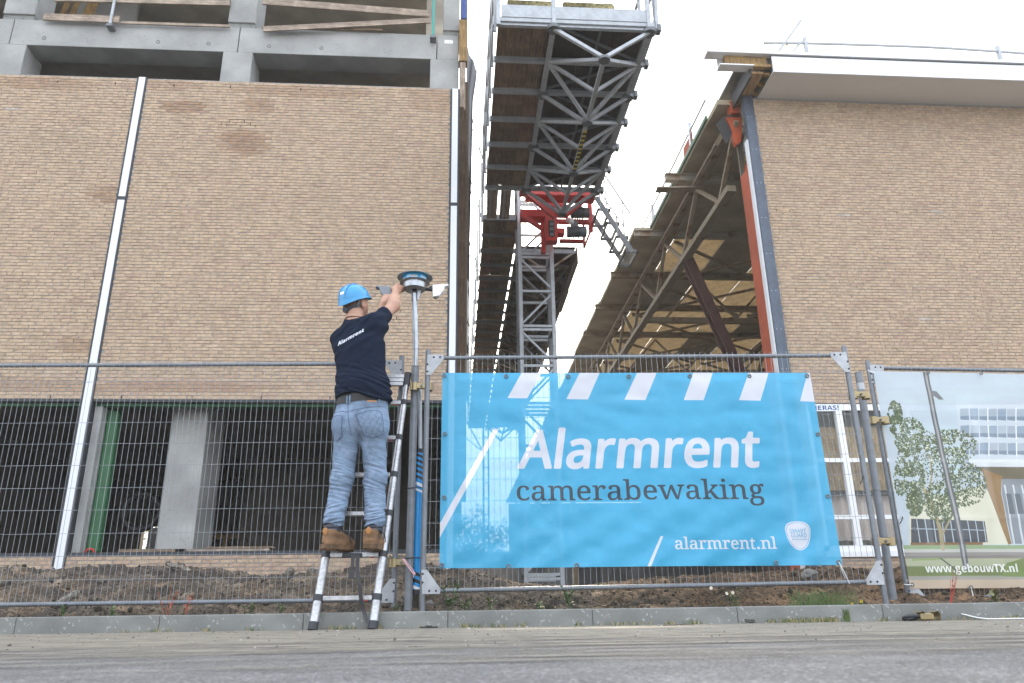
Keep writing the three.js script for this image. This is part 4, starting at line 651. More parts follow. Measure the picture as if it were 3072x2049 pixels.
// ------------------------------------------------------------------ banner and poster
function cloth(name, P, nu, nv, wrinkle, nrm) { // P(u, v) -> point; wrinkle(u, v) in metres along the normal
  const g = new THREE.PlaneGeometry(1, 1, nu, nv), p = g.attributes.position, uv = g.attributes.uv;
  for (let i = 0; i < p.count; i++) { const u = uv.getX(i), v = 1 - uv.getY(i), q = P(u, v).addScaledVector(nrm, wrinkle(u, v)); p.setXYZ(i, q.x, q.y, q.z); }
  g.computeVertexNormals(); return g;
}
function canvas(w, h) { const c = document.createElement('canvas'); c.width = w; c.height = h; return [c, c.getContext('2d')]; }
function ctex(c) { const t = new THREE.CanvasTexture(c); t.colorSpace = THREE.SRGBColorSpace; t.magFilter = THREE.LinearFilter; t.anisotropy = 8; return t; }
function fitText(g, s, font, x0, x1, base, height, skew = 0, stroke = 0) { g.save(); g.font = font; const w = g.measureText(s).width, k = (x1 - x0) / w; g.translate(x0, base); g.transform(k, 0, -skew * height / 100, height / 100, 0, 0); g.textBaseline = 'alphabetic'; g.textAlign = 'left'; if (stroke) { g.lineWidth = stroke; g.lineJoin = 'round'; g.strokeStyle = g.fillStyle; g.strokeText(s, 0, 0); } g.fillText(s, 0, 0); g.restore(); }
{
  const c0 = onZ(1327, 1119, -5.96), c1 = onZ(2429, 1119, -5.765), c2 = onZ(2527, 1695, -5.755), c3 = onZ(1318, 1705, -5.955), n = fenceR.nrm;
  const Pq = (u, v) => c0.clone().lerp(c1, u).lerp(c3.clone().lerp(c2, u), v);
  const mid = Pq(0.5, 0.5), W = c1.distanceTo(c0), H = c3.distanceTo(c0), CW = 2048, CH = Math.round(2048 * H / W), ux = c1.clone().sub(c0).normalize();
  const [cv, g] = canvas(CW, CH);
  const U = (x, y) => { const p = onPlane(x, y, mid, n), v = (c0.y + (c1.y - c0.y) * 0.5 - p.y) / H, l = lerp(c0.x, c3.x, v), r = lerp(c1.x, c2.x, v); return [(p.x - l) / (r - l) * CW, v * CH]; };
  const Z5 = (X, Y) => U(1024 + X / 2.296, 683 + Y / 2.296), Z6 = (X, Y) => U(2048 + X / 2.296, 683 + Y / 2.296), Z8 = (X, Y) => U(1024 + X / 2.296, 1366 + Y / 2.296), Z9 = (X, Y) => U(2048 + X / 2.296, 1366 + Y / 2.296);
  const poly = (pts, c) => { g.fillStyle = c; g.beginPath(); pts.forEach((p, i) => i ? g.lineTo(...p) : g.moveTo(...p)); g.closePath(); g.fill(); };
  g.fillStyle = 'rgb(56,158,198)'; g.fillRect(0, 0, CW, CH);
  for (let i = 0; i < 2600; i++) { g.fillStyle = `rgba(${rnd() < 0.5 ? '255,255,255' : '0,60,110'},0.012)`; g.fillRect(rnd() * CW, rnd() * CH, rr(2, 60), rr(2, 40)); }
  const wh = 'rgb(198,202,212)';
  const top = Z5(1300, 1000)[1] - 30;
  for (const [a, b, c, d, Z] of [[1245, 1385, 1280, 1145, Z5], [1645, 1782, 1700, 1550, Z5], [2040, 2175, 2095, 1950, Z5], [75, 210, 140, 5, Z6], [455, 592, 530, 380, Z6], [862, 1000, 945, 800, Z6]]) { const q = [Z(a, 1004), Z(b, 1004), Z(c, 1187), Z(d, 1187)]; q[0][1] = q[1][1] = -4; poly(q, wh); }
  poly([Z5(1050, 1400), Z5(1088, 1400), Z8(640, 655), Z8(640, 555)], wh);
  poly([Z8(2196, 565), Z8(2214, 565), Z8(2128, 775), Z8(2103, 775)], wh);
  g.fillStyle = wh; { const a = Z8(1222, 95), b = Z9(532, 95), h = Z5(1480, 1400); fitText(g, 'Alarmrent', '100px sans-serif', a[0], b[0] - 8, a[1], (a[1] - h[1]) / 0.74, 0.16, 5); }
  g.fillStyle = 'rgb(38,54,68)'; { const a = Z8(1200, 323), b = Z9(568, 323), h = Z8(1950, 172); fitText(g, 'camerabewaking', '100px serif', a[0], b[0], a[1], (a[1] - h[1]) / 0.76, 0, 1.6); g.strokeStyle = 'rgb(38,54,68)'; }
  g.fillStyle = wh; { const a = Z8(2290, 655), b = Z9(652, 655), h = Z9(640, 562); fitText(g, 'alarmrent.nl', '100px serif', a[0], b[0], a[1], (a[1] - h[1]) / 0.76, 0, 2.5); }
  { // shield mark
    const [cx, cy] = Z9(799, 553), w = (Z9(888, 553)[0] - Z9(710, 553)[0]) / 2, h = (Z9(800, 657)[1] - Z9(800, 454)[1]) / 2;
    const shield = k => { g.beginPath(); g.moveTo(cx - w * k * 0.98, cy - h * k * 0.45); g.quadraticCurveTo(cx - w * k * 0.9, cy - h * k, cx, cy - h * k); g.quadraticCurveTo(cx + w * k * 0.9, cy - h * k, cx + w * k * 0.98, cy - h * k * 0.45); g.quadraticCurveTo(cx + w * k * 0.95, cy + h * k * 0.6, cx + w * k * 0.3, cy + h * k * 0.93); g.quadraticCurveTo(cx, cy + h * k * 1.06, cx - w * k * 0.3, cy + h * k * 0.93); g.quadraticCurveTo(cx - w * k * 0.95, cy + h * k * 0.6, cx - w * k * 0.98, cy - h * k * 0.45); g.closePath(); };
    g.fillStyle = wh; shield(1); g.fill(); g.strokeStyle = 'rgb(34,140,190)'; g.lineWidth = 2; shield(0.9); g.stroke(); g.fillStyle = 'rgb(34,140,190)';
    fitText(g, 'SMART', '100px sans-serif', cx - w * 0.66, cx + w * 0.62, cy - h * 0.2, h * 0.36); fitText(g, 'GUARD', '100px sans-serif', cx - w * 0.6, cx + w * 0.66, cy + h * 0.12, h * 0.36); fitText(g, 'BOUWBEVEILIGING', '100px sans-serif', cx - w * 0.56, cx + w * 0.7, cy + h * 0.3, h * 0.12);
  }
  const wr = (u, v) => { const e = sstep(0, 0.06, u) * sstep(0, 0.06, 1 - u) * sstep(0, 0.05, v); return 0.004 + e * (0.016 * Math.sin(u * 9 + 3 * v) * (0.4 + v) + 0.012 * Math.abs(noise.noise(u * 6 + v * 5, v * 6 - u * 9, 4)) + 0.006 * Math.abs(Math.sin((u * 7.07) * Math.PI)) * Math.exp(-v * 7) + 0.010 * fbm(u * 7 + v * 3, v * 2.4, 2, 3) + 0.014 * Math.abs(fbm(u * 3 - v * 5, v * 3 + u * 2, 6, 2)) + 0.004 * Math.sin((u * 1.2 + v) * 40) * sstep(0.5, 0.95, v)) + 0.002 * Math.sin(u * 100) * sstep(0.9, 1, v); };
  const t = thing('banner', 'sky blue translucent banner with white slanted stripes and lettering tied to the fence', 'banner', Pq(0.5, 1));
  const mt = phys([1, 1, 1], { map: ctex(cv), roughness: 0.42, transparent: true, opacity: 0.905 }); part(t, 'sheet', cloth('b', Pq, 120, 64, wr, n), mt);
  const hem = (P2, nm) => part(t, nm, cloth('h', P2, 80, 1, () => 0.0075, n), phys([0.04, 0.40, 0.66], { roughness: 0.4, transparent: true, opacity: 0.5 }));
  const eye = (x, y) => { const p = onPlane(x, y, mid.clone().addScaledVector(n, 0.014), n), e = new THREE.TorusGeometry(0.0125, 0.005, 8, 18); e.applyQuaternion(new THREE.Quaternion().setFromUnitVectors(V(0, 0, 1), n)); e.translate(p.x, p.y, p.z); part(t, 'eyelet', e, M.galvOld); };
  for (const [X, Y] of [[707, 1017], [1135, 1022], [1563, 1024], [1980, 1024], [713, 1420]]) eye(1024 + X / 2.296, 683 + Y / 2.296);
  for (const [X, Y] of [[50, 1022], [460, 1022], [858, 1020], [932, 1423]]) eye(2048 + X / 2.296, 683 + Y / 2.296);
  for (const [X, Y] of [[708, 290], [692, 757], [1152, 765], [1622, 757], [2085, 750]]) eye(1024 + X / 2.296, 1366 + Y / 2.296);
  for (const [X, Y] of [[188, 750], [645, 740], [1075, 735], [1000, 282]]) eye(2048 + X / 2.296, 1366 + Y / 2.296);
  const tie = pts => part(t, 'white_tie', wirePath(pts.map(([X, Y, k]) => onPlane(2048 + X / 2.296, 1366 + Y / 2.296, mid.clone().addScaledVector(n, k), n)), 0.0035, 16, 6), M.pvcWhite);
  tie([[1075, 735, 0.02], [1105, 790, 0.01], [1150, 885, -0.03]]); tie([[1078, 735, 0.02], [1100, 800, 0.0], [1120, 850, -0.04]]);
  // plate of the fence maker, half hidden behind the banner
  const [c2v, k] = canvas(512, 96); k.fillStyle = 'rgb(206,214,222)'; k.fillRect(0, 0, 512, 96); k.fillStyle = 'rgb(38,52,110)'; fitText(k, 'HERAS!', 'bold 100px sans-serif', 40, 470, 78, 92, 0.05);
  const a = onPlane(2424, 1215, fenceR.at(0.9, 1.2).addScaledVector(n, 0.021), n), b = onPlane(2527, 1233, fenceR.at(0.9, 1.2).addScaledVector(n, 0.021), n), pg = new THREE.BoxGeometry(b.x - a.x, a.y - b.y, 0.003); pg.applyQuaternion(new THREE.Quaternion().setFromUnitVectors(V(0, 0, 1), n)); pg.translate((a.x + b.x) / 2, (a.y + b.y) / 2, (a.z + b.z) / 2);
  single('maker_plate', pg, std([1, 1, 1], 0.5, 0, { map: ctex(c2v) }), 'pale fence plate with dark blue lettering peeping out beside the banner', 'sign plate', V((a.x + b.x) / 2, b.y, (a.z + b.z) / 2));
}
{
  const n = fenceP.nrm, p0 = fenceP.at(0, 1).addScaledVector(n, 0.035), c0 = onPlane(2619, 1114, p0, n), c3 = onPlane(2730, 1766, p0, n); const X1 = 7.0, c1 = V(X1, c0.y, lerp(-6.393, -6.52, (X1 - 3.7) / 3.45) + 0.035), c2 = V(X1, c3.y - 0.02, c1.z);
  const Pq = (u, v) => c0.clone().lerp(c1, u).lerp(c3.clone().lerp(c2, u), v), W = c1.distanceTo(c0), H = c3.distanceTo(c0), CW = 2048, CH = Math.round(CW * H / W), [cv, g] = canvas(CW, CH);
  const U = (x, y) => { const p = onPlane(x, y, p0, n), v = (c0.y - p.y) / H, l = lerp(c0.x, c3.x, v); return [(p.x - l) / (X1 - l) * CW, v * CH]; }, A = (X, Y) => U(2048 + X / 2.296, 683 + Y / 2.296), B = (X, Y) => U(2048 + X / 2.296, 1366 + Y / 2.296);
  const poly = (pts, c) => { g.fillStyle = c; g.beginPath(); pts.forEach((p, i) => i ? g.lineTo(...p) : g.moveTo(...p)); g.closePath(); g.fill(); }, band = (y0, y1, c) => { g.fillStyle = c; g.fillRect(0, B(1700, y0)[1], CW, B(1700, y1)[1] - B(1700, y0)[1] + 1); };
  g.fillStyle = 'rgb(176,190,200)'; g.fillRect(0, 0, CW, CH); for (let i = 0; i < 200; i++) { g.fillStyle = 'rgba(235,238,240,0.03)'; g.fillRect(rnd() * CW, rnd() * CH * 0.5, rr(80, 500), rr(10, 60)); }
  // printed office block: white bands and glass
  poly([A(1880, 1215), A(2500, 1210), A(4200, 1200), B(4200, 100), B(1990, 60), A(1900, 1480)], 'rgb(186,196,204)');
  for (let r = 0; r < 4; r++) for (let k = 0; k < 22; k++) { const y = 1240 + r * 118, x = 1905 + k * 66; poly([A(x, y + 8), A(x + 58, y + 5), A(x + 58, y + 88), A(x, y + 84)], ['rgb(146,160,172)', 'rgb(128,146,164)', 'rgb(160,172,182)'][(k + r) % 3]); poly([A(x, y + 60), A(x + 58, y + 58), A(x + 58, y + 88), A(x, y + 84)], 'rgb(104,122,140)'); if (k % 3 === 2) poly([A(x + 58, y), A(x + 66, y), A(x + 66, y + 100), A(x + 58, y + 100)], 'rgb(226,230,233)'); }
  poly([B(1960, 30), B(4200, 20), B(4200, 75), B(1990, 78)], 'rgb(206,212,214)'); poly([B(1990, 80), B(4200, 78), B(4200, 170), B(2160, 160)], 'rgb(92,84,62)');
  poly([B(1560, 430), B(1600, 320), B(2060, 210), B(2140, 300), B(2250, 610), B(1560, 620)], 'rgb(206,204,180)'); poly([B(2050, 90), B(2200, 140), B(2190, 260), B(2265, 605), B(2245, 612), B(2080, 200)], 'rgb(132,98,50)');
  poly([B(2200, 160), B(4200, 150), B(4200, 610), B(2270, 605), B(2195, 260)], 'rgb(120,128,134)'); for (let k = 0; k < 14; k++) { poly([B(2210 + k * 60, 200), B(2222 + k * 60, 200), B(2290 + k * 60, 605), B(2278 + k * 60, 605)], 'rgb(196,204,210)'); poly([B(2225 + k * 60, 260), B(2262 + k * 60, 262), B(2290 + k * 60, 400), B(2250 + k * 60, 400)], 'rgb(74,84,92)'); }
  poly([B(1575, 435), B(2075, 452), B(2098, 596), B(1575, 602)], 'rgb(44,52,60)'); for (let k = 0; k < 9; k++) poly([B(1610 + k * 56, 438), B(1616 + k * 56, 438), B(1642 + k * 56, 600), B(1635 + k * 56, 600)], 'rgb(176,188,196)'); poly([B(1575, 500), B(2085, 512), B(2086, 518), B(1575, 507)], 'rgb(150,166,176)');
  poly([B(1570, 600), B(2060, 596), B(2060, 622), B(1570, 626)], 'rgb(120,84,46)');
  band(618, 646, 'rgb(112,140,84)'); band(645, 668, 'rgb(170,168,158)'); band(668, 712, 'rgb(120,114,108)'); band(710, 765, 'rgb(158,164,132)'); band(763, 832, 'rgb(96,108,58)'); band(830, 858, 'rgb(150,148,138)'); band(857, 990, 'rgb(186,166,142)');
  poly([B(2230, 740), B(2351, 700), B(4200, 560), B(4200, 840), B(2200, 830)], 'rgb(104,122,62)'); poly([B(1580, 712), B(1800, 704), B(1790, 718), B(1580, 728)], 'rgb(126,150,86)');
  for (let i = 0; i < 5000; i++) { const [x, y] = B(1560 + rnd() * 2400, 764 + rnd() * 66); g.fillStyle = `rgba(${50 + rnd() * 90},${80 + rnd() * 90},${20 + rnd() * 40},0.5)`; g.fillRect(x, y, 2, 4); }
  poly([B(1760, 700), B(1780, 706), B(1900, 800), B(1880, 800)], 'rgb(60,72,68)');
  // printed tree
  g.lineCap = 'round'; const limb = (pts, w) => { g.strokeStyle = 'rgb(150,138,98)'; g.lineWidth = w; g.beginPath(); pts.forEach((p, i) => i ? g.lineTo(...p) : g.moveTo(...p)); g.stroke(); };
  limb([B(1792, 640), B(1775, 520), B(1740, 400), B(1690, 280), B(1640, 190)], 22); limb([B(1780, 560), B(1840, 430), B(1880, 340)], 10); limb([B(1740, 400), B(1620, 300)], 9); limb([B(1690, 280), B(1720, 120), B(1700, 0)], 9);
  for (let i = 0; i < 8500; i++) { const cl = [[1700, 60, 240, 230], [1930, 200, 160, 150], [1560, 160, 110, 160], [1840, -60, 180, 120], [1560, -130, 110, 130], [1460, -260, 50, 120], [1780, 330, 120, 130], [1600, 330, 60, 90]][(rnd() * 8) | 0], a = rnd() * 6.28, r = Math.sqrt(rnd()); if (noise.noise((cl[0] + cl[2] * r * Math.cos(a)) * 0.022, (cl[1] + cl[3] * r * Math.sin(a)) * 0.022, 3) < -0.28) continue; const [x, y] = B(cl[0] + cl[2] * r * Math.cos(a), cl[1] + cl[3] * r * Math.sin(a)), k = rnd(); g.fillStyle = k < 0.6 ? 'rgba(40,58,26,0.85)' : k < 0.88 ? 'rgba(76,92,46,0.85)' : k < 0.95 ? 'rgba(168,176,128,0.85)' : 'rgba(222,224,196,0.85)'; g.beginPath(); g.ellipse(x, y, rr(3, 8), rr(2, 4), rr(0, 3), 0, 6.3); g.fill(); }
  // printed lamp post
  const lp = (c, w) => { g.strokeStyle = c; g.lineWidth = w; g.beginPath(); [A(1668, 975), A(1685, 1080), A(1720, 1230), A(1790, 1568), B(1860, 320), B(1945, 770)].forEach((p, i) => i ? g.lineTo(...p) : g.moveTo(...p)); g.stroke(); }; lp('rgb(70,74,84)', 34); lp('rgb(150,150,146)', 12);
  poly([A(1708, 1122), A(1745, 1128), A(1798, 1184), A(1765, 1184), A(1712, 1150)], 'rgb(92,100,106)');
  g.fillStyle = 'rgba(196,202,200,0.10)'; g.fillRect(0, 0, CW, CH); g.fillStyle = 'rgb(222,224,220)'; { const a = B(1676, 806), b = B(2318, 806), h = B(2000, 745); fitText(g, 'www.gebouwTX.nl', 'bold 100px sans-serif', a[0], b[0], a[1], (a[1] - h[1]) / 0.74, 0); }
  const wr = (u, v) => 0.004 + sstep(0, 0.03, u) * (0.012 * fbm(u * 9, v * 4, 1, 3) + 0.010 * Math.sin(u * 26 + v * 4) * (0.3 + 0.7 * v)) + 0.02 * Math.abs(fbm(u * 5 - v * 3, v * 2 + u * 3, 8, 2)) * sstep(0, 0.1, u) * sstep(0, 0.1, v);
  const t = thing('building_poster', 'large printed poster of a building with a tree and lamp post tied to the fence', 'poster', Pq(0.5, 1));
  part(t, 'sheet', cloth('p', Pq, 110, 60, wr, n), phys([1, 1, 1], { map: ctex(cv), roughness: 0.4, transparent: true, opacity: 0.90 }));
  const pn = p0.clone().addScaledVector(n, 0.03), pt = (x, y) => onPlane(x, y, pn, n);
  for (const [X, Y] of [[2784, 1118], [2944, 1119], [2658, 1264], [2743, 1588], [2913, 1762], [2737, 1754]]) { const p = pt(X, Y), e = new THREE.TorusGeometry(0.0125, 0.005, 8, 18); e.translate(p.x, p.y, p.z); part(t, 'eyelet', e, M.galvOld); }
  part(t, 'white_tie', wirePath([pt(2913, 1762), pt(2917, 1778), pt(2922, 1800)], 0.004, 12, 6), M.pvcWhite); part(t, 'white_tie', wirePath([pt(2737, 1754), pt(2722, 1754), pt(2712, 1753)], 0.004, 12, 6), M.pvcWhite); part(t, 'white_tie', wirePath([pt(2622, 1118), pt(2612, 1116), pt(2603, 1110)], 0.005, 12, 6), M.pvcWhite);
}
// ------------------------------------------------------------------ telescopic ladder
const ladB = onZ(1118, 1888, -5.66), ladT = onZ(1222, 1135, -6.08), ladW = onZ(938, 1890, -5.66).sub(ladB); ladB.y = 0.006;
const ladAt = (t, s) => ladB.clone().lerp(ladT, t).addScaledVector(V(ladW.x, 0, 0), s);
const ladder = thing('telescopic_ladder', 'aluminium telescopic ladder with black collars leaning on the fence', 'ladder', V(-0.75, 0, -5.68));
{
  const find = py => { let a = 0, b = 1.1; for (let i = 0; i < 40; i++) { const m = (a + b) / 2; if (projY(ladAt(m, 0)) > py) a = m; else b = m; } return (a + b) / 2; };
  const ts = [1793, 1664, 1541, 1425, 1314, 1209].map(find), marks = [0.02, ...ts, find(1139)], rad = [0.0315, 0.0300, 0.0285, 0.0270, 0.0255, 0.0240, 0.0225];
  for (const s of [0, 1]) {
    for (let i = 0; i < marks.length - 1; i++) { const st = part(ladder, 'stile', tube(ladAt(marks[i], s), ladAt(marks[i + 1], s), rad[i], rad[i], 20), M.alu); if (i) { const c = ladAt(marks[i] - 0.010, s), d = ladAt(marks[i] + 0.012, s); part(st, 'collar', tube(c, d, rad[i - 1] + 0.004, rad[i - 1] + 0.003, 20), M.rubber); } }
    part(ladder, 'rubber_foot', tube(ladAt(-0.001, s), ladAt(0.026, s), 0.0345, 0.0335, 20), M.rubber);
    part(ladder, 'top_cap', tube(ladAt(marks[7] - 0.028, s), ladAt(marks[7] + 0.03, s), 0.0275, 0.0285, 20), M.rubber);
  }
  const rung = (t, r) => { const a = ladAt(t, 0), b = ladAt(t, 1), g = rbox(b.x + r, a.x - r, a.y - 0.016, a.y + 0.016, a.z - 0.02, a.z + 0.02, 0.005); const p = part(ladder, 'rung', g, M.alu); part(p, 'release_button', rbox(a.x - r - 0.055, a.x - r - 0.03, a.y - 0.023, a.y - 0.0165, a.z + 0.004, a.z + 0.018, 0.002), M.red); };
  ts.forEach((t, i) => rung(t, rad[i])); for (const k of [-0.022, -0.004, 0.014]) { const t = marks[7] + k, a = ladAt(t, 0), b = ladAt(t, 1); part(ladder, 'rung', rbox(b.x + 0.026, a.x - 0.026, a.y - 0.015, a.y + 0.015, a.z - 0.02, a.z + 0.02, 0.004), M.alu); }
  // carry strap on the second rung
  const r2 = ladAt(ts[1], 0.52); part(ladder, 'strap_grip', rbox(r2.x - 0.075, r2.x + 0.065, r2.y - 0.022, r2.y + 0.012, r2.z + 0.0205, r2.z + 0.036, 0.006), M.rubber);
  const ribbon = (pts, w) => { const c = new THREE.CatmullRomCurve3(pts), N = 40, g = new THREE.PlaneGeometry(1, 1, 1, N), p = g.attributes.position; for (let i = 0; i <= N; i++) { const q = c.getPoint(i / N), tw = 0.3 * Math.sin(i * 0.2); p.setXYZ(i * 2, q.x - w / 2 * Math.cos(tw), q.y, q.z + w / 2 * Math.sin(tw)); p.setXYZ(i * 2 + 1, q.x + w / 2 * Math.cos(tw), q.y, q.z - w / 2 * Math.sin(tw)); } g.computeVertexNormals(); return g; };
  const fr = (X, Y, z) => onZ(900 + X / 3.92, 1500 + Y / 3.92, z);
  part(ladder, 'strap', ribbon([fr(680, 660, -5.70), fr(672, 800, -5.68), fr(700, 1000, -5.66), fr(720, 1180, -5.66), fr(755, 1320, -5.66), fr(800, 1450, -5.645)], 0.028), M.black);
  part(ladder, 'strap', ribbon([fr(625, 650, -5.70), fr(620, 740, -5.685), fr(612, 830, -5.68)], 0.028), M.black); { const b = fr(605, 880, -5.68); part(ladder, 'buckle', rbox(b.x - 0.018, b.x + 0.018, b.y - 0.025, b.y + 0.022, b.z - 0.008, b.z + 0.008, 0.004), M.rubber); }
}
// ------------------------------------------------------------------ camera pole
{
  const z = -6.08, b0 = onZ(1224, 1830, z), m0 = onZ(1246, 1100, z), h0 = onZ(1245, 905, z), t = thing('camera_pole', 'galvanised pole with twin cameras and a round blue head', 'camera pole', V(b0.x, 0.1, z)), ax = V(-0.366, 0, z);
  const low = part(t, 'lower_tube', tube(V(b0.x, 0.1, z), m0, 0.0305, 0.0305, 20), M.fenceTube); part(low, 'end_ring', tube(m0.clone().add(V(0, -0.006, 0)), m0.clone().add(V(0, 0.002, 0)), 0.0315, 0.0315, 20), M.galvOld);
  const m1 = onZ(1247, 1047, z); part(t, 'middle_tube', tube(m0, m1, 0.0225, 0.0225, 18), M.galvBright); part(t, 'upper_tube', tube(m1, V(ax.x, 2.66, z), 0.0255, 0.0250, 18), M.galvBright);
  part(t, 'rear_tube', tube(onZ(1262, 1420, -6.15), onZ(1260, 1165, -6.15), 0.016, 0.016, 12), M.galvBright);
  // round head
  const yc = 2.695, L = (prof, m, n) => { const g = lathe(prof, 48); g.translate(ax.x, 0, ax.z); return part(t, n, g, m); };
  L([[0.026, yc], [0.090, yc], [0.096, yc + 0.006], [0.096, yc + 0.052], [0.10, yc + 0.054], [0.127, yc + 0.062], [0.127, yc + 0.065], [0.09, yc + 0.066]], std([0.52, 0.56, 0.57], 0.32, 0.8, { map: T.galv }), 'lower_drum');
  const [cv, g] = canvas(2048, 128); g.fillStyle = 'rgb(40,172,226)'; g.fillRect(0, 0, 2048, 128); g.fillStyle = 'rgb(240,244,248)'; for (let k = 0; k < 5; k++) { fitText(g, 'Alarmrent', 'bold 100px sans-serif', 60 + k * 410, 300 + k * 410, 92, 84, 0.18); fitText(g, '/', '100px sans-serif', 340 + k * 410, 370 + k * 410, 96, 100, 0.2); }
  { const c = new THREE.CylinderGeometry(0.101, 0.101, 0.055, 64, 1, true); c.rotateY(0.35); c.translate(ax.x, yc + 0.093, ax.z); part(t, 'blue_band', c, std([1, 1, 1], 0.4, 0, { map: ctex(cv) })); }
  L([[0.0, yc + 0.122], [0.10, yc + 0.1205], [0.149, yc + 0.108], [0.150, yc + 0.111], [0.10, yc + 0.125], [0, yc + 0.127]], std([0.46, 0.52, 0.53], 0.35, 0.75, { map: T.galv }), 'top_disc');
  for (const s of [-1, 1]) { const sh = new THREE.Shape([[0, 0.10], [0.10, 0.10], [0.10, 0.02], [0.028, -0.01], [0.026, -0.10], [0, -0.10]].map(p => new THREE.Vector2(...p))), e = new THREE.ExtrudeGeometry(sh, { depth: 0.002, bevelEnabled: false }); e.rotateY(-Math.PI / 2); e.translate(ax.x + s * 0.0265, yc - 0.0, ax.z); part(t, 'bracket_plate', uvBox(e), M.galvBright); }
  { const e = box(ax.x - 0.024, ax.x + 0.024, yc + 0.003, yc + 0.099, ax.z + 0.098, ax.z + 0.101); part(t, 'bracket_plate', e, M.galvBright); }
  { const sh = new THREE.Shape([[0, 0.0], [0.03, -0.01], [0.01, -0.085], [0, -0.10]].map(p => new THREE.Vector2(...p))), e = new THREE.ExtrudeGeometry(sh, { depth: 0.002, bevelEnabled: false }); e.translate(ax.x + 0.026, yc, ax.z + 0.01); part(t, 'bracket_fin', uvBox(e), M.galvBright); }
  // cameras left (grey, in the worker's hand) and right (white), each a hooded housing on an elbow
  const camBox = (cx, cy, cz, s, m, name, label) => {
    const sh = new THREE.Shape([[0, 0.028], [0.125, 0.036], [0.128, 0.028], [0.098, 0.020], [0.088, -0.015], [0.052, -0.066], [0.006, -0.074], [0, -0.02]].map(p => new THREE.Vector2(s * p[0], p[1]))), e = new THREE.ExtrudeGeometry(sh, { depth: 0.055, bevelEnabled: true, bevelSize: 0.003, bevelThickness: 0.003, bevelSegments: 1 }); e.translate(cx, cy, cz - 0.0275); const h = part(t, name, uvBox(e), m); h.userData.label = label;
    part(h, 'lens_face', rbox(cx + s * 0.012, cx + s * 0.034, cy - 0.084, cy - 0.070, cz - 0.02, cz + 0.02, 0.004), std([0.20, 0.19, 0.15], 0.4)); part(h, 'elbow', rbox(Math.min(cx, cx - s * 0.035), Math.max(cx, cx - s * 0.035), cy - 0.014, cy + 0.026, cz - 0.02, cz + 0.02, 0.01), M.rubber);
  };
  const r = onZ(1299, 868, -6.06), l = onZ(1174, 872, -6.06); camBox(r.x, r.y, -6.06, 1, M.pvcWhite, 'white_camera', 'white hooded camera on the right of the head'); camBox(l.x, l.y, -6.07, -1, std([0.20, 0.22, 0.25], 0.45), 'grey_camera', 'grey hooded camera being fitted on the left of the head');
  part(t, 'camera_arm', tube(V(r.x, r.y, -6.06), V(ax.x + 0.09, r.y + 0.01, -6.08), 0.014, 0.014, 10), M.rubber); part(t, 'camera_arm', tube(V(l.x, l.y, -6.07), V(ax.x - 0.09, l.y + 0.01, -6.08), 0.012, 0.012, 10), M.rubber);
}
// battery tube strapped behind the pole
{
  const z = -6.12, a = onZ(1248, 1770, z), b = onZ(1259, 1360, z), t = thing('blue_battery_tube', 'blue stickered tube with striped ends strapped beside the camera pole', 'battery tube', V(a.x, 0.1, z)), [cv, g] = canvas(256, 2048);
  g.fillStyle = 'rgb(20,142,210)'; g.fillRect(0, 0, 256, 2048); const stripe = (y, h, c) => { g.fillStyle = c; for (const x of [0]) { g.beginPath(); g.moveTo(0, y); g.lineTo(256, y + 130); g.lineTo(256, y + 130 + h); g.lineTo(0, y + h); g.fill(); } };
  for (let k = 0; k < 5; k++) { stripe(-40 + k * 84, 42, 'rgb(36,28,26)'); } stripe(400, 50, 'rgb(230,232,238)'); stripe(500, 34, 'rgb(230,232,238)'); for (let k = 0; k < 3; k++) stripe(1730 + k * 100, 50, 'rgb(24,22,24)'); stripe(1930, 50, 'rgb(230,232,238)');
  g.fillStyle = 'rgba(225,240,250,0.9)'; g.save(); g.translate(70, 1700); g.rotate(-Math.PI / 2); g.font = 'bold 30px sans-serif'; for (let k = 0; k < 5; k++) g.fillText('Alarmrent /', k * 200, 0); g.restore();
  for (let i = 0; i < 60; i++) { g.fillStyle = 'rgba(190,215,228,0.6)'; g.fillRect(rnd() * 256, 560 + rnd() * 1100, rr(1, 5), rr(3, 14)); }
  const d = b.clone().sub(a), cg = new THREE.CylinderGeometry(0.0285, 0.0285, d.length(), 28, 1, true); cg.rotateY(Math.PI); cg.applyQuaternion(Q(d)); cg.translate((a.x + b.x) / 2, (a.y + b.y) / 2, z); part(t, 'tube', cg, std([1, 1, 1], 0.35, 0, { map: ctex(cv) }));
  part(t, 'end_cap', tube(a.clone().add(V(0, -0.03, 0)), a.clone().add(V(0, 0.004, 0)), 0.029, 0.029, 24), M.rubber); part(t, 'end_cap', tube(b.clone(), b.clone().add(V(0, 0.035, 0)), 0.029, 0.029, 24), M.rubber);
  part(t, 'wooden_leg', rbox(a.x - 0.022, a.x + 0.022, 0.1, a.y - 0.031, z - 0.022, z + 0.022, 0.003), std([0.07, 0.065, 0.055], 0.9, 0, { map: T.wood }));
  for (const [x, y] of [[1250, 1464], [1240, 1674]]) { const p = onZ(x, y, -6.06); part(t, 'black_strap', merge([wirePath([V(p.x - 0.08, p.y - 0.006, -6.06), V(p.x - 0.02, p.y, -6.035), V(p.x + 0.05, p.y, -6.05), V(p.x + 0.075, p.y - 0.003, -6.03), V(p.x + 0.09, p.y - 0.004, -6.05)], 0.004, 20, 6)]), M.black); }
}
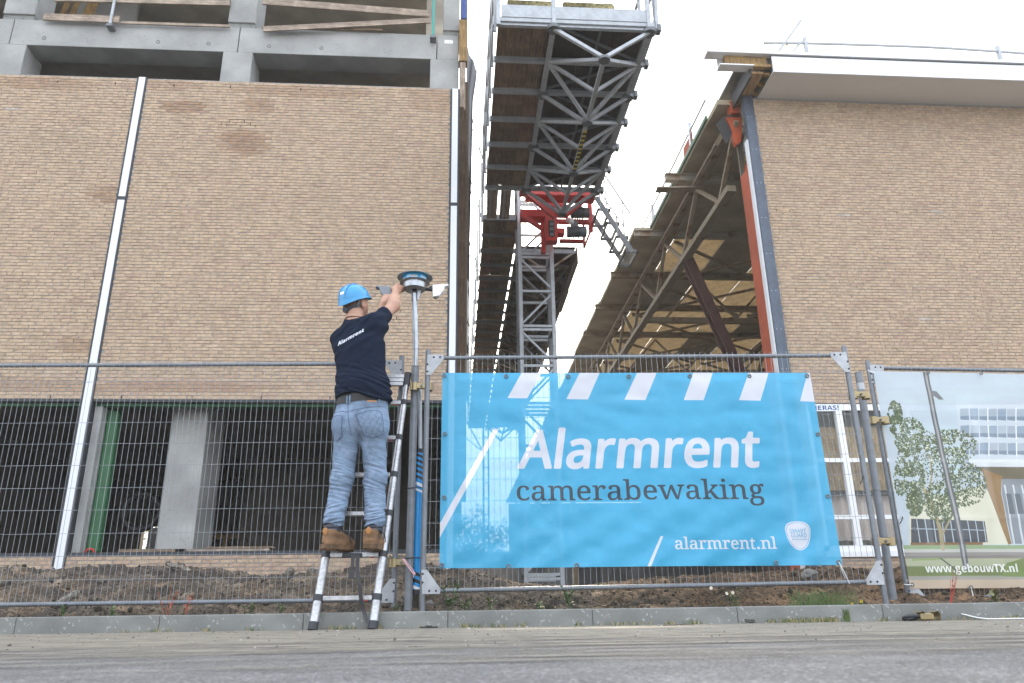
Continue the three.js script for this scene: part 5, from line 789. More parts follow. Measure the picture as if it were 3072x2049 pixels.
// pink tape knotted to the pole
{ const f = (X, Y) => onZ(900 + X / 3.92, 1500 + Y / 3.92, -6.03); single('pink_tape', merge([wirePath([f(1205, 690), f(1260, 770), f(1320, 850), f(1345, 870)], 0.006, 16, 6), wirePath([f(1222, 690), f(1280, 765), f(1340, 850), f(1335, 910)], 0.004, 16, 6), new THREE.IcosahedronGeometry(0.012, 1).translate(...f(1342, 868).toArray())]), std([0.66, 0.42, 0.46], 0.6), 'pink barrier tape knotted round the camera pole', 'tape', f(1260, 770)); }
// ------------------------------------------------------------------ the worker
// bodies are fields of tapered capsules joined smoothly, meshed by surface nets
function surfaceNets(sdf, min, max, cell, colour) {
  const nx = Math.ceil((max.x - min.x) / cell) + 1, ny = Math.ceil((max.y - min.y) / cell) + 1, nz = Math.ceil((max.z - min.z) / cell) + 1, F = new Float32Array(nx * ny * nz), id = (i, j, k) => i + nx * (j + ny * k);
  for (let k = 0; k < nz; k++) for (let j = 0; j < ny; j++) for (let i = 0; i < nx; i++) F[id(i, j, k)] = sdf(min.x + i * cell, min.y + j * cell, min.z + k * cell);
  const vi = new Int32Array(nx * ny * nz).fill(-1), P = [];
  for (let k = 0; k < nz - 1; k++) for (let j = 0; j < ny - 1; j++) for (let i = 0; i < nx - 1; i++) {
    let sx = 0, sy = 0, sz = 0, n = 0; const v = [];
    for (let c = 0; c < 8; c++) v[c] = F[id(i + (c & 1), j + ((c >> 1) & 1), k + (c >> 2))];
    for (let a = 0; a < 8; a++) for (const b of [a | 1, a | 2, a | 4]) if (b !== a && (v[a] < 0) !== (v[b] < 0)) { const t = v[a] / (v[a] - v[b]); sx += lerp(a & 1, b & 1, t); sy += lerp((a >> 1) & 1, (b >> 1) & 1, t); sz += lerp(a >> 2, b >> 2, t); n++; }
    if (n) { vi[id(i, j, k)] = P.length / 3; P.push(min.x + (i + sx / n) * cell, min.y + (j + sy / n) * cell, min.z + (k + sz / n) * cell); }
  }
  const I = [], quad = (a, b, c, d, f) => { if (a < 0 || b < 0 || c < 0 || d < 0) return; f ? I.push(a, b, c, a, c, d) : I.push(a, c, b, a, d, c); };
  for (let k = 1; k < nz - 1; k++) for (let j = 1; j < ny - 1; j++) for (let i = 1; i < nx - 1; i++) {
    const s = F[id(i, j, k)] < 0;
    if (s !== (F[id(i + 1, j, k)] < 0)) quad(vi[id(i, j - 1, k - 1)], vi[id(i, j, k - 1)], vi[id(i, j, k)], vi[id(i, j - 1, k)], s);
    if (s !== (F[id(i, j + 1, k)] < 0)) quad(vi[id(i - 1, j, k - 1)], vi[id(i - 1, j, k)], vi[id(i, j, k)], vi[id(i, j, k - 1)], s);
    if (s !== (F[id(i, j, k + 1)] < 0)) quad(vi[id(i - 1, j - 1, k)], vi[id(i, j - 1, k)], vi[id(i, j, k)], vi[id(i - 1, j, k)], s);
  }
  const N = new Float32Array(P.length), U = new Float32Array(P.length / 3 * 2), e = cell * 0.5;
  for (let i = 0; i < P.length; i += 3) { const [x, y, z] = [P[i], P[i + 1], P[i + 2]]; let a = sdf(x + e, y, z) - sdf(x - e, y, z), b = sdf(x, y + e, z) - sdf(x, y - e, z), c = sdf(x, y, z + e) - sdf(x, y, z - e), l = Math.hypot(a, b, c) || 1; N[i] = a / l; N[i + 1] = b / l; N[i + 2] = c / l; U[i / 3 * 2] = x + z * 0.7; U[i / 3 * 2 + 1] = y; }
  const g = new THREE.BufferGeometry(); g.setAttribute('position', new THREE.Float32BufferAttribute(P, 3)); g.setAttribute('normal', new THREE.BufferAttribute(N, 3)); g.setAttribute('uv', new THREE.BufferAttribute(U, 2)); g.setIndex(I); return g;
}
const cap = (a, b, ra, rb2, sq = null) => ({ a, b, ra, rb: rb2, sq });
function fieldOf(bones, k) { // smooth union; sq = [axis, factor] squashes a bone along an axis about its middle line
  const B = bones.map(({ a, b, ra, rb: r2 }) => { const dx = b.x - a.x, dy = b.y - a.y, dz = b.z - a.z; return [a.x, a.y, a.z, dx, dy, dz, 1 / Math.max(1e-9, dx * dx + dy * dy + dz * dz), ra, r2]; });
  return (x, y, z) => { let d = 1e9; for (let i = 0; i < B.length; i++) { const q = B[i], px = x - q[0], py = y - q[1], pz = z - q[2]; let t = (px * q[3] + py * q[4] + pz * q[5]) * q[6]; t = t < 0 ? 0 : t > 1 ? 1 : t; const ex = px - q[3] * t, ey = py - q[4] * t, ez = pz - q[5] * t, e = Math.sqrt(ex * ex + ey * ey + ez * ez) - (q[7] + (q[8] - q[7]) * t); if (d > 1e8) d = e; else { const h = Math.max(k - Math.abs(d - e), 0) / k; d = Math.min(d, e) - h * h * k * 0.25; } } return d; };
}
const smin = (a, b, k) => { const h = Math.max(k - Math.abs(a - b), 0) / k; return Math.min(a, b) - h * h * k * 0.25; };
const ell = (c, rx, ry, rz, yaw = 0) => { const cs = Math.cos(yaw), sn = Math.sin(yaw); return (x, y, z) => { const dx = x - c.x, dy = y - c.y, dz = z - c.z, u = (dx * cs - dz * sn) / rx, w = (dx * sn + dz * cs) / rz, v = dy / ry, k0 = Math.sqrt(u * u + v * v + w * w); return (k0 - 1) * Math.min(rx, ry, rz) * (0.5 + 0.5 * k0); }; };
const J = { // joints
  pelvis: V(-0.708, 1.50, -5.655), hipL: V(-0.800, 1.42, -5.66), hipR: V(-0.612, 1.42, -5.65), kneeL: V(-0.826, 1.03, -5.70), kneeR: V(-0.588, 1.03, -5.70), ankL: V(-0.868, 0.66, -5.665), ankR: V(-0.574, 0.66, -5.665),
  belly: V(-0.712, 1.68, -5.655), chest: V(-0.752, 1.99, -5.68), neck: V(-0.792, 2.235, -5.685), head: V(-0.800, 2.405, -5.715),
  shL: V(-0.895, 2.125, -5.75), shR: V(-0.640, 2.195, -5.625), elL: V(-0.70, 2.235, -5.985), wrL: V(-0.612, 2.53, -5.99), elR: V(-0.515, 2.435, -5.80), wrR: onZ(1187, 874, -5.985),
};
const twist = -0.42; // torso turned towards the pole
const man = thing('person', 'worker in blue helmet, navy T-shirt and light jeans standing on the ladder with raised arms', 'person', V(-0.72, 0.52, -5.7));
const F = V(0.60, 0.34, -0.73).normalize(), HU = V(-0.10, 0.97, 0.16).addScaledVector(F, 0).normalize(); HU.addScaledVector(F, -HU.dot(F)).normalize(); const HS = F.clone().cross(HU).normalize(); // head: forward, up, its right
const hd = (f, u, s) => J.head.clone().addScaledVector(F, f).addScaledVector(HU, u).addScaledVector(HS, s);
{
  // --- skin: torso, limbs, neck and head as one surface; hands and head on finer grids
  const armsN = [cap(J.shL, J.elL, 0.056, 0.043), cap(J.elL, J.wrL, 0.045, 0.029), cap(J.shR, J.elR, 0.058, 0.046), cap(J.elR.clone().lerp(J.wrR, 0.05), J.elR.clone().lerp(J.wrR, 0.35), 0.046, 0.047), cap(J.elR.clone().lerp(J.wrR, 0.35), J.wrR, 0.047, 0.029)];
  const legs = [cap(J.hipL, J.kneeL, 0.075, 0.052), cap(J.kneeL, J.ankL, 0.055, 0.036), cap(J.hipR, J.kneeR, 0.075, 0.052), cap(J.kneeR, J.ankR, 0.055, 0.036)];
  const trunk = [cap(J.pelvis, J.belly, 0.095, 0.095), cap(J.belly, J.chest, 0.095, 0.11), cap(J.chest, J.neck, 0.11, 0.06), cap(J.shL, J.shR, 0.06, 0.06), cap(J.neck.clone().add(V(0, -0.03, 0)), hd(-0.03, -0.06, 0), 0.064, 0.062)];
  const bodyF = fieldOf([...trunk, ...armsN, ...legs], 0.05);
  const skull = (() => {
    const e = (f, u, s, rf, ru, rs) => (x, y, z) => { const c = hd(f, u, s), dx = x - c.x, dy = y - c.y, dz = z - c.z, a = (dx * F.x + dy * F.y + dz * F.z) / rf, b = (dx * HU.x + dy * HU.y + dz * HU.z) / ru, d = (dx * HS.x + dy * HS.y + dz * HS.z) / rs, k = Math.sqrt(a * a + b * b + d * d); return (k - 1) * Math.min(rf, ru, rs) * (0.5 + 0.5 * k); };
    const cran = e(-0.012, 0.035, 0, 0.098, 0.098, 0.078), jaw = e(0.035, -0.045, 0, 0.060, 0.070, 0.058), cheek = e(0.045, -0.01, 0, 0.052, 0.06, 0.062), nose = fieldOf([cap(hd(0.092, 0.015, 0), hd(0.112, -0.022, 0), 0.008, 0.013)], 0.01), brow = fieldOf([cap(hd(0.078, 0.028, -0.03), hd(0.078, 0.028, 0.03), 0.014, 0.014)], 0.01), lips = fieldOf([cap(hd(0.086, -0.055, -0.016), hd(0.086, -0.055, 0.016), 0.008, 0.008)], 0.01), sock = [fieldOf([cap(hd(0.10, 0.008, -0.03), hd(0.10, 0.008, -0.03), 0.013, 0.013)], 0.01), fieldOf([cap(hd(0.10, 0.008, 0.03), hd(0.10, 0.008, 0.03), 0.013, 0.013)], 0.01)];
    const ears = [-1, 1].map(s => { const o = e(-0.004, -0.010, s * 0.081, 0.022, 0.036, 0.013), inn = e(0.004, -0.006, s * 0.093, 0.011, 0.021, 0.007); return (x, y, z) => Math.max(o(x, y, z), -inn(x, y, z)); });
    const nape = fieldOf([cap(hd(-0.045, -0.03, 0), J.neck.clone().add(V(0, 0.0, 0.01)), 0.058, 0.066)], 0.02);
    return (x, y, z) => { let d = smin(cran(x, y, z), jaw(x, y, z), 0.05); d = smin(d, cheek(x, y, z), 0.03); d = smin(d, brow(x, y, z), 0.02); d = smin(d, nose(x, y, z), 0.015); d = smin(d, lips(x, y, z), 0.012); for (const q of sock) d = Math.max(d, -q(x, y, z)); d = smin(d, nape(x, y, z), 0.04); for (const q of ears) d = smin(d, q(x, y, z), 0.008); return d; };
  })();
  // hands: palm and five bent fingers
  function hand(wr, along, back, side, curl, spread, thumbSide) { // along: wrist to knuckles; back: back of the hand; side: towards the thumb
    const o = wr, at = (a, s, b) => o.clone().addScaledVector(along, a).addScaledVector(side, s).addScaledVector(back, b), L = [];
    L.push(cap(o, at(0.035, 0, 0.002), 0.027, 0.026)); for (const s of [-0.026, -0.009, 0.009, 0.026]) L.push(cap(at(0.02, s * 0.8, 0), at(0.088, s, 0.004), 0.016, 0.0125));
    const palm = fieldOf(L, 0.022), fl = [], len = [0.062, 0.076, 0.080, 0.072];
    [-0.029, -0.0095, 0.0105, 0.030].forEach((s, i) => { let p = at(0.086, s, 0.004), ang = curl[0] + i * 0.04; const seg = [0.46, 0.31, 0.23]; const ch = []; for (let j = 0; j < 3; j++) { const d = along.clone().multiplyScalar(Math.cos(ang)).addScaledVector(back, -Math.sin(ang)).addScaledVector(side, spread * s * 6), q = p.clone().addScaledVector(d, len[i] * seg[j]); ch.push(cap(p, q, 0.0098 - j * 0.001, 0.0092 - j * 0.001)); p = q; ang += curl[1 + j] || 0; } fl.push(fieldOf(ch, 0.006)); });
    const t0 = at(0.022, 0.022, -0.004), t1 = at(0.052, 0.046, -0.018), t2 = at(0.078, 0.048, -0.036), t3 = at(0.095, 0.036, -0.048), th = fieldOf([cap(t0, t1, 0.017, 0.0125), cap(t1, t2, 0.0122, 0.0108), cap(t2, t3, 0.0105, 0.009)], 0.008);
    return (x, y, z) => { let d = palm(x, y, z); for (const f of fl) d = smin(d, f(x, y, z), 0.004); return smin(d, th(x, y, z), 0.01); };
  }
  const alR = onZ(1199, 858, -6.045).sub(J.wrR).normalize(), bkR = V(0.25, 0.55, 0.8); bkR.addScaledVector(alR, -bkR.dot(alR)).normalize(); const sdR = alR.clone().cross(bkR).multiplyScalar(-1).normalize();
  const handR = hand(J.wrR, alR, bkR, sdR, [0.9, 1.1, 0.9], 0.02);
  const alL = onZ(1166, 880, -6.04).sub(J.wrL).normalize(), bkL = V(-0.35, -0.35, 0.85); bkL.addScaledVector(alL, -bkL.dot(alL)).normalize(); const sdL = alL.clone().cross(bkL).normalize();
  const handL = hand(J.wrL, alL, bkL, sdL, [0.35, 0.55, 0.45], 0.03);
  const all = (x, y, z) => smin(bodyF(x, y, z), skull(x, y, z), 0.02);
  const head = surfaceNets(all, V(-0.96, 2.27, -5.89), V(-0.63, 2.58, -5.55), 0.0045);
  const bodyG = surfaceNets((x, y, z) => y > 2.275 && z > -5.89 && x < -0.63 && x > -0.96 ? Math.max(all(x, y, z), 0.001) : bodyF(x, y, z), V(-1.02, 0.58, -6.03), V(-0.42, 2.72, -5.46), 0.012);
  const hR = surfaceNets((x, y, z) => smin(handR(x, y, z), bodyF(x, y, z), 0.012), J.wrR.clone().addScaledVector(alR, 0.05).addScalar(-0.115), J.wrR.clone().addScaledVector(alR, 0.05).addScalar(0.115), 0.0034);
  const hL = surfaceNets((x, y, z) => smin(handL(x, y, z), bodyF(x, y, z), 0.012), J.wrL.clone().addScaledVector(alL, 0.05).addScalar(-0.115), J.wrL.clone().addScaledVector(alL, 0.05).addScalar(0.115), 0.0034);
  M.skin = phys([0.50, 0.275, 0.19], { roughness: 0.52, map: T.skin, sheen: 0.1 });
  part(man, 'body', mergeGeometries([bodyG, head, hR, hL]), M.skin);
  // cropped hair at the back of the head
  const hairF = (x, y, z) => { const d = skull(x, y, z) - 0.0025, c = V(x, y, z).sub(J.head), u = c.dot(HU), f = c.dot(F), s = Math.abs(c.dot(HS)); return Math.max(d, -(u - (-0.035 + Math.max(0, f + 0.02) * 1.3)), f - 0.035, s > 0.083 ? 1 : -1); };
  part(man, 'cropped_hair', surfaceNets(hairF, V(-0.96, 2.30, -5.89), V(-0.63, 2.58, -5.55), 0.006), std([0.30, 0.185, 0.13], 0.9, 0, { map: T.leather }));

  // --- T-shirt
  const c1 = J.chest, tors = [cap(V(-0.80, 1.70, -5.67), V(-0.835, 2.02, -5.72), 0.095, 0.112), cap(V(-0.635, 1.70, -5.645), V(-0.665, 2.03, -5.635), 0.102, 0.115), cap(V(-0.715, 1.70, -5.64), V(-0.752, 2.08, -5.68), 0.12, 0.128), cap(J.shL.clone().add(V(0.01, -0.01, 0)), J.neck.clone().add(V(-0.02, -0.01, 0)), 0.070, 0.072), cap(J.shR, J.neck.clone().add(V(0.03, -0.02, 0)), 0.075, 0.074), cap(V(-0.795, 1.60, -5.665), V(-0.795, 1.72, -5.67), 0.100, 0.098), cap(V(-0.625, 1.60, -5.65), V(-0.63, 1.72, -5.645), 0.112, 0.104), cap(V(-0.71, 1.60, -5.645), V(-0.715, 1.72, -5.64), 0.128, 0.122),
    cap(V(-0.583, 1.615, -5.64), V(-0.60, 1.72, -5.64), 0.095, 0.075)];
  const slR = [cap(J.shR, J.shR.clone().lerp(J.elR, 0.50), 0.082, 0.073)], slL = [cap(J.shL, J.shL.clone().lerp(J.elL, 0.5), 0.076, 0.070)];
  const shF0 = fieldOf([...tors, ...slR, ...slL], 0.075), dR = J.elR.clone().sub(J.shR).normalize(), eR = J.shR.clone().lerp(J.elR, 0.56), dL = J.elL.clone().sub(J.shL).normalize(), eL = J.shL.clone().lerp(J.elL, 0.55);
  const folds = (x, y, z) => { // cloth folds: diagonal pulls from the raised shoulder, creases at the waist
    const a = noise.noise(x * 5 + y * 7, (y - x * 0.9) * 16, z * 5), b = noise.noise(x * 4, y * 26 + x * 9, z * 4 + 3), c = noise.noise(x * 9 + 5, y * 9, z * 9), wst = sstep(1.95, 1.70, y), up = sstep(2.0, 2.15, y);
    return 0.014 * a * (0.5 + 0.5 * up) + 0.017 * wst * (Math.abs(b) * 1.6 - 0.35) + 0.005 * c;
  };
  const hemY = x => 1.628 - 0.05 * (x + 0.72) * -0.6;
  const shirtF = (x, y, z) => { let d = shF0(x, y, z) + folds(x, y, z); d = Math.max(d, (1.618 + 0.025 * Math.sin(x * 14)) - y); const nx = x - J.neck.x, ny = y - (J.neck.y + 0.045), nz = z - J.neck.z; d = Math.max(d, 0.088 - Math.sqrt(nx * nx + ny * ny * 1.6 + nz * nz)); const px = x - eR.x, py = y - eR.y, pz = z - eR.z; if (x > -0.68) d = Math.max(d, px * dR.x + py * dR.y + pz * dR.z); const qx = x - eL.x, qy = y - eL.y, qz = z - eL.z; if (z < -5.80) d = Math.max(d, qx * dL.x + qy * dL.y + qz * dL.z); return d; };
  M.shirt = phys([0.012, 0.020, 0.042], { roughness: 1, map: T.cloth, specularIntensity: 0.3 });
  const shirt = part(man, 't_shirt', surfaceNets(shirtF, V(-1.03, 1.58, -6.0), V(-0.47, 2.40, -5.46), 0.0075), M.shirt);
  const trace = (sdf, x, y, zs = -5.40) => { let z = zs; for (let i = 0; i < 120; i++) { const d = sdf(x, y, z); if (d < 0.0006) return z; z -= Math.max(0.0008, d * 0.7); if (z < -6) return null; } return z; };
  const patch = (sdf, fx, nu, nv, off) => { const g = new THREE.PlaneGeometry(1, 1, nu, nv), p = g.attributes.position, uv = g.attributes.uv; for (let i = 0; i < p.count; i++) { const [x, y] = fx(uv.getX(i), 1 - uv.getY(i)), z = trace(sdf, x, y) ?? -5.7; p.setXYZ(i, x, y, z + off); } g.computeVertexNormals(); return g; };
  { // lettering on the back
    const [cv, g] = canvas(1024, 256); g.clearRect(0, 0, 1024, 256); g.fillStyle = 'rgb(228,232,240)'; fitText(g, 'Alarmrent', 'bold 100px sans-serif', 24, 1000, 190, 190, 0.12);
    const t = ctex(cv), R1 = (X, Y) => onZ(940 + X / 3.92, 800 + Y / 3.92, -5.54), a = R1(262, 918), b = R1(606, 775), a2 = R1(262, 828), b2 = R1(598, 705);
    const mk = new THREE.MeshStandardMaterial({ map: t, alphaTest: 0.45, roughness: 0.8, side: THREE.DoubleSide });
    part(shirt, 'back_lettering', patch(shirtF, (u, v) => { const bx = lerp(a.x, b.x, u), bot = lerp(a.y, b.y, u) - 0.012 * Math.sin(u * Math.PI), tx = lerp(a2.x, b2.x, u), tp = lerp(a2.y, b2.y, u) - 0.010 * Math.sin(u * Math.PI); return [lerp(tx, bx, v), lerp(tp, bot, v)]; }, 60, 14, 0.0022), mk);
  }
  // --- jeans
  const jb = [cap(V(-0.802, 1.585, -5.665), V(-0.812, 1.42, -5.66), 0.092, 0.102), cap(V(-0.612, 1.585, -5.645), V(-0.602, 1.42, -5.65), 0.098, 0.104), cap(V(-0.71, 1.585, -5.645), V(-0.708, 1.43, -5.655), 0.115, 0.118), cap(V(-0.805, 1.44, -5.625), V(-0.805, 1.40, -5.625), 0.090, 0.085), cap(V(-0.615, 1.44, -5.615), V(-0.612, 1.40, -5.615), 0.092, 0.086),
    cap(J.hipL, J.kneeL, 0.098, 0.076), cap(J.kneeL, V(-0.864, 0.735, -5.672), 0.077, 0.073), cap(J.hipR, J.kneeR, 0.098, 0.078), cap(J.kneeR, V(-0.577, 0.72, -5.672), 0.079, 0.074)];
  const jF0 = fieldOf(jb, 0.045);
  const jF = (x, y, z) => {
    const knee = Math.exp(-((y - 1.03) ** 2) / 0.025), cuff = sstep(0.92, 0.74, y), thigh = sstep(1.1, 1.3, y) * sstep(1.42, 1.32, y), side = x < -0.71 ? 0 : 7;
    const b = noise.noise(x * 5 + side, y * 30 + 8 * x, z * 5), c = noise.noise(x * 7 + 2, y * 44 - 10 * x + side, z * 7), e = noise.noise(x * 6, (y + x * (side ? 0.6 : -0.6)) * 14, z * 6 + 5), r = q => 0.4 - Math.abs(q) * 1.7;
    let d = jF0(x, y, z) - 0.010 * knee * r(b) - 0.013 * cuff * r(c) - 0.006 * (thigh * 0.8 + 0.2) * e - 0.0012 * r(b);
    const seat = Math.exp(-((x + 0.712) ** 2) / 0.00022) * sstep(1.27, 1.31, y) * sstep(1.60, 1.5, y); d += 0.006 * seat * (z > -5.65 ? 1 : 0);
    d = Math.max(d, (x < -0.71 ? 0.700 + 0.01 * Math.sin(x * 40) : 0.688 + 0.01 * Math.sin(x * 40)) - y, y - 1.615); return d;
  };
  M.denim = std([0.265, 0.37, 0.50], 0.92, 0, { map: T.denim, bumpMap: T.fineB, bumpScale: 0.001 });
  const jeans = part(man, 'jeans', surfaceNets(jF, V(-0.99, 0.66, -5.82), V(-0.46, 1.64, -5.48), 0.0075), M.denim);
  const RJ = (X, Y) => onZ(940 + X / 3.92, 1150 + Y / 3.92, -5.53);
  const seam = (pts, r, m, off = 0.001) => { const c = new THREE.CatmullRomCurve3(pts.map(([X, Y]) => RJ(X, Y))), q = c.getPoints(30).map(p => { const z = trace(jF, p.x, p.y); return V(p.x, p.y, (z ?? -5.6) + off); }); part(jeans, 'seam', wirePath(q, r, 40, 5), m); };
  const stitch = std([0.085, 0.11, 0.19], 0.9);
  seam([[400, 215], [412, 400], [438, 600]], 0.0022, stitch); seam([[245, 318], [330, 322], [405, 335]], 0.0018, stitch); seam([[415, 325], [600, 285], [820, 258]], 0.0018, stitch);
  const pocket = pts => { const sm = pts.map(([X, Y]) => RJ(X, Y)), [a, b, c, d, e] = sm; part(jeans, 'back_pocket', patch((x, y, z) => jF(x, y, z), (u, v) => { const t = a.clone().lerp(b, u), m = u < 0.5 ? e.clone().lerp(d, u * 2) : d.clone().lerp(c, (u - 0.5) * 2), p = t.lerp(m, v); return [p.x, p.y]; }, 24, 20, 0.0065), std([0.24, 0.34, 0.465], 0.92, 0, { map: T.denim })); seam([...pts, pts[0]].slice(0, 3), 0.0016, stitch, 0.0075); seam([pts[2], pts[3]], 0.0016, stitch, 0.0075); seam([pts[3], pts[4]], 0.0016, stitch, 0.0075); seam([pts[4], pts[0]], 0.0016, stitch, 0.0075); };
  pocket([[502, 362], [780, 325], [828, 572], [705, 632], [590, 600]]); pocket([[222, 375], [328, 378], [325, 610], [255, 660], [212, 615]]);
  { const q = RJ(632, 195), r = RJ(740, 213); part(jeans, 'leather_patch', patch(jF, (u, v) => [lerp(q.x, r.x, u), lerp(q.y, r.y, v)], 10, 4, 0.003), std([0.55, 0.27, 0.13], 0.7)); }
  // belt with loops
  { const ctr = V(-0.708, 0, -5.65), N = 72, ring = (y0, y1, off) => { const g = new THREE.PlaneGeometry(1, 1, N, 2), p = g.attributes.position; for (let j = 0; j <= 2; j++) for (let i = 0; i <= N; i++) { const a = i / N * 2 * Math.PI, dx = Math.cos(a), dz = Math.sin(a), y = lerp(y1, y0, j / 2) + 0.012 * dx; let r = 0.30; for (let k = 0; k < 80; k++) { const d = Math.min(jF0(ctr.x + dx * r, Math.min(y, 1.58), ctr.z + dz * r), 1); if (d < 0.0008) break; r -= Math.max(0.0006, d * 0.7); } p.setXYZ(j * (N + 1) + i, ctr.x + dx * (r + off), y, ctr.z + dz * (r + off)); } g.computeVertexNormals(); return g; };
    part(man, 'belt', ring(1.578, 1.612, 0.006), std([0.028, 0.029, 0.034], 0.55, 0, { map: T.leather })); part(man, 'waistband', ring(1.612, 1.645, 0.002), M.black);
    for (const X of [390, 425, 772]) { const p = RJ(X, 190); const z = trace(jF, p.x, 1.575) + 0.010; part(jeans, 'belt_loop', rbox(p.x - 0.006, p.x + 0.006, 1.562, 1.618, z - 0.002, z + 0.003, 0.001), M.denim); } }
  // --- boots: ankle shaft, upper, sole with lugs
  M.nubuck = std([0.36, 0.215, 0.115], 0.9, 0, { map: T.leather, bumpMap: T.fineB, bumpScale: 0.001 }); M.sole = std([0.24, 0.15, 0.085], 0.9, 0, { map: T.leather });
  const bootOf = (heel, toe, ank) => {
    const d = toe.clone().sub(heel); d.y = 0; d.normalize(); const s = V(-d.z, 0, d.x), P = (f, y, w) => heel.clone().addScaledVector(d, f).addScaledVector(s, w).setY(y), y0 = 0.532, b = new THREE.Object3D();
    const up = fieldOf([cap(P(0.02, y0 + 0.055, 0), P(0.03, y0 + 0.12, 0), 0.044, 0.046), cap(P(0.03, y0 + 0.12, 0), ank, 0.046, 0.048), cap(P(0.03, y0 + 0.05, 0), P(0.15, y0 + 0.052, 0), 0.046, 0.047), cap(P(0.15, y0 + 0.05, -0.012), P(0.225, y0 + 0.044, -0.008), 0.042, 0.037), cap(P(0.15, y0 + 0.05, 0.012), P(0.225, y0 + 0.044, 0.008), 0.042, 0.037), cap(P(0.07, y0 + 0.11, 0), P(0.19, y0 + 0.062, 0), 0.040, 0.036)], 0.03);
    const uf = (x, y, z) => Math.max(up(x, y, z) + 0.003 * noise.noise(x * 30, y * 40, z * 30), y0 + 0.028 - y, y - 0.665);
    const mn = V(Math.min(heel.x, toe.x) - 0.09, 0.52, Math.min(heel.z, toe.z) - 0.09), mx = V(Math.max(heel.x, toe.x) + 0.09, 0.70, Math.max(heel.z, toe.z) + 0.09);
    const m = part(man, 'boot', surfaceNets(uf, mn, mx, 0.005), M.nubuck);
    const sh = new THREE.Shape(), pts = [[-0.032, 0.03], [-0.036, 0.0], [-0.028, -0.03], [0.02, -0.043], [0.10, -0.042], [0.18, -0.053], [0.235, -0.042], [0.262, 0.0], [0.235, 0.042], [0.18, 0.053], [0.10, 0.042], [0.02, 0.043]]; sh.setFromPoints(new THREE.SplineCurve([...pts, pts[0]].map(p => new THREE.Vector2(...p))).getPoints(48));
    const solid = (y, h, k) => { const g = new THREE.ExtrudeGeometry(sh, { depth: h, bevelEnabled: true, bevelSize: 0.003, bevelThickness: 0.003, bevelSegments: 2 }); g.applyMatrix4(new THREE.Matrix4().makeBasis(d, s.clone().negate(), V(0, 1, 0)).setPosition(heel.x, y, heel.z)); return uvBox(g); };
    const so = part(m, 'sole', solid(y0 + 0.003, 0.026), M.sole);
    for (const [f0, f1] of [[-0.02, 0.06], [0.12, 0.235]]) for (let i = 0; i < 5; i++) for (let j = -1; j <= 1; j++) { const f = lerp(f0, f1, i / 4), c = P(f, y0 - 0.004, j * 0.026 + (i % 2) * 0.006); const g = new THREE.BoxGeometry(0.012, 0.009, 0.020); g.applyMatrix4(new THREE.Matrix4().makeBasis(d, V(0, 1, 0), s).setPosition(c)); part(so, 'lug', g, M.sole); }
    const cu = part(m, 'padded_collar', merge([new THREE.TorusGeometry(0.050, 0.013, 8, 24).rotateX(Math.PI / 2).translate(ank.x, 0.664, ank.z), new THREE.TorusGeometry(0.050, 0.013, 8, 24).rotateX(Math.PI / 2).translate(ank.x, 0.684, ank.z)]), std([0.035, 0.042, 0.06], 0.7));
    const hp = P(-0.022, y0 + 0.10, 0); part(m, 'heel_tab', new THREE.SphereGeometry(1, 12, 8).scale(0.018, 0.026, 0.006).translate(hp.x, hp.y + 0.02, hp.z + 0.004), std([0.36, 0.17, 0.06], 0.9));
    part(m, 'lace', wirePath([P(0.12, y0 + 0.14, 0.02), P(0.16, y0 + 0.11, 0.055), P(0.17, y0 + 0.06, 0.065), P(0.20, y0 + 0.07, 0.05)], 0.003, 20, 5), M.black);
  };
  bootOf(V(-0.895, 0, -5.615), V(-0.75, 0, -5.82), V(-0.872, 0.69, -5.66)); bootOf(V(-0.602, 0, -5.605), V(-0.545, 0, -5.85), V(-0.578, 0.69, -5.665));
  // --- helmet
  {
    const hb = (f, u, s) => hd(f - 0.008, u + 0.055, s), prof = (a, v) => { const front = Math.cos(a), rf = 0.128, rs = 0.108, h = 0.118, q = Math.sin(v), c = Math.cos(v); let R = 1 + (1 - q) * 0.06; const ridge = Math.exp(-((Math.sin(a)) ** 2) / 0.012) * 0.006 * q; return hb(front * rf * c ** 0.8 * R, h * q + ridge - 0.01, Math.sin(a) * rs * c ** 0.8 * R + 0); };
    const g = new THREE.PlaneGeometry(1, 1, 64, 20), p = g.attributes.position; for (let j = 0; j <= 20; j++) for (let i = 0; i <= 64; i++) { const a = i / 64 * 2 * Math.PI, v = Math.max(0.0001, (1 - j / 20) * Math.PI / 2), q = prof(a, v); p.setXYZ(j * 65 + i, q.x, q.y, q.z); } g.computeVertexNormals();
    M.helmet = phys([0.01, 0.255, 0.54], { roughness: 0.28, clearcoat: 0.5, clearcoatRoughness: 0.2 });
    const shell = part(man, 'helmet', g, M.helmet);
    // brim, deeper in front, and the rolled rim behind
    const b = new THREE.PlaneGeometry(1, 1, 64, 3), bp = b.attributes.position; for (let j = 0; j <= 3; j++) for (let i = 0; i <= 64; i++) { const a = i / 64 * 2 * Math.PI, k = j / 3, c = Math.cos(a), ext = c > 0 ? lerp(0.008, 0.028, c ** 2) : 0.010; const q = hb(c * (0.1357 + ext * k), -0.010 - 0.016 * k - (c < 0 ? 0.030 * c * c * k : -0.004 * k), Math.sin(a) * (0.1145 + ext * k * 0.6)); bp.setXYZ(j * 65 + i, q.x, q.y, q.z); } b.computeVertexNormals(); part(shell, 'brim', b, M.helmet);
    for (const s of [-0.035, 0.035]) { const c = [0.2, 0.5, 0.8, 1.1, 1.4, 1.7].map(v => hb(-Math.cos(v) * 0.130, Math.sin(v) * 0.114 - 0.004, s)); part(shell, 'rib', wirePath(c, 0.0035, 24, 6), M.helmet); }
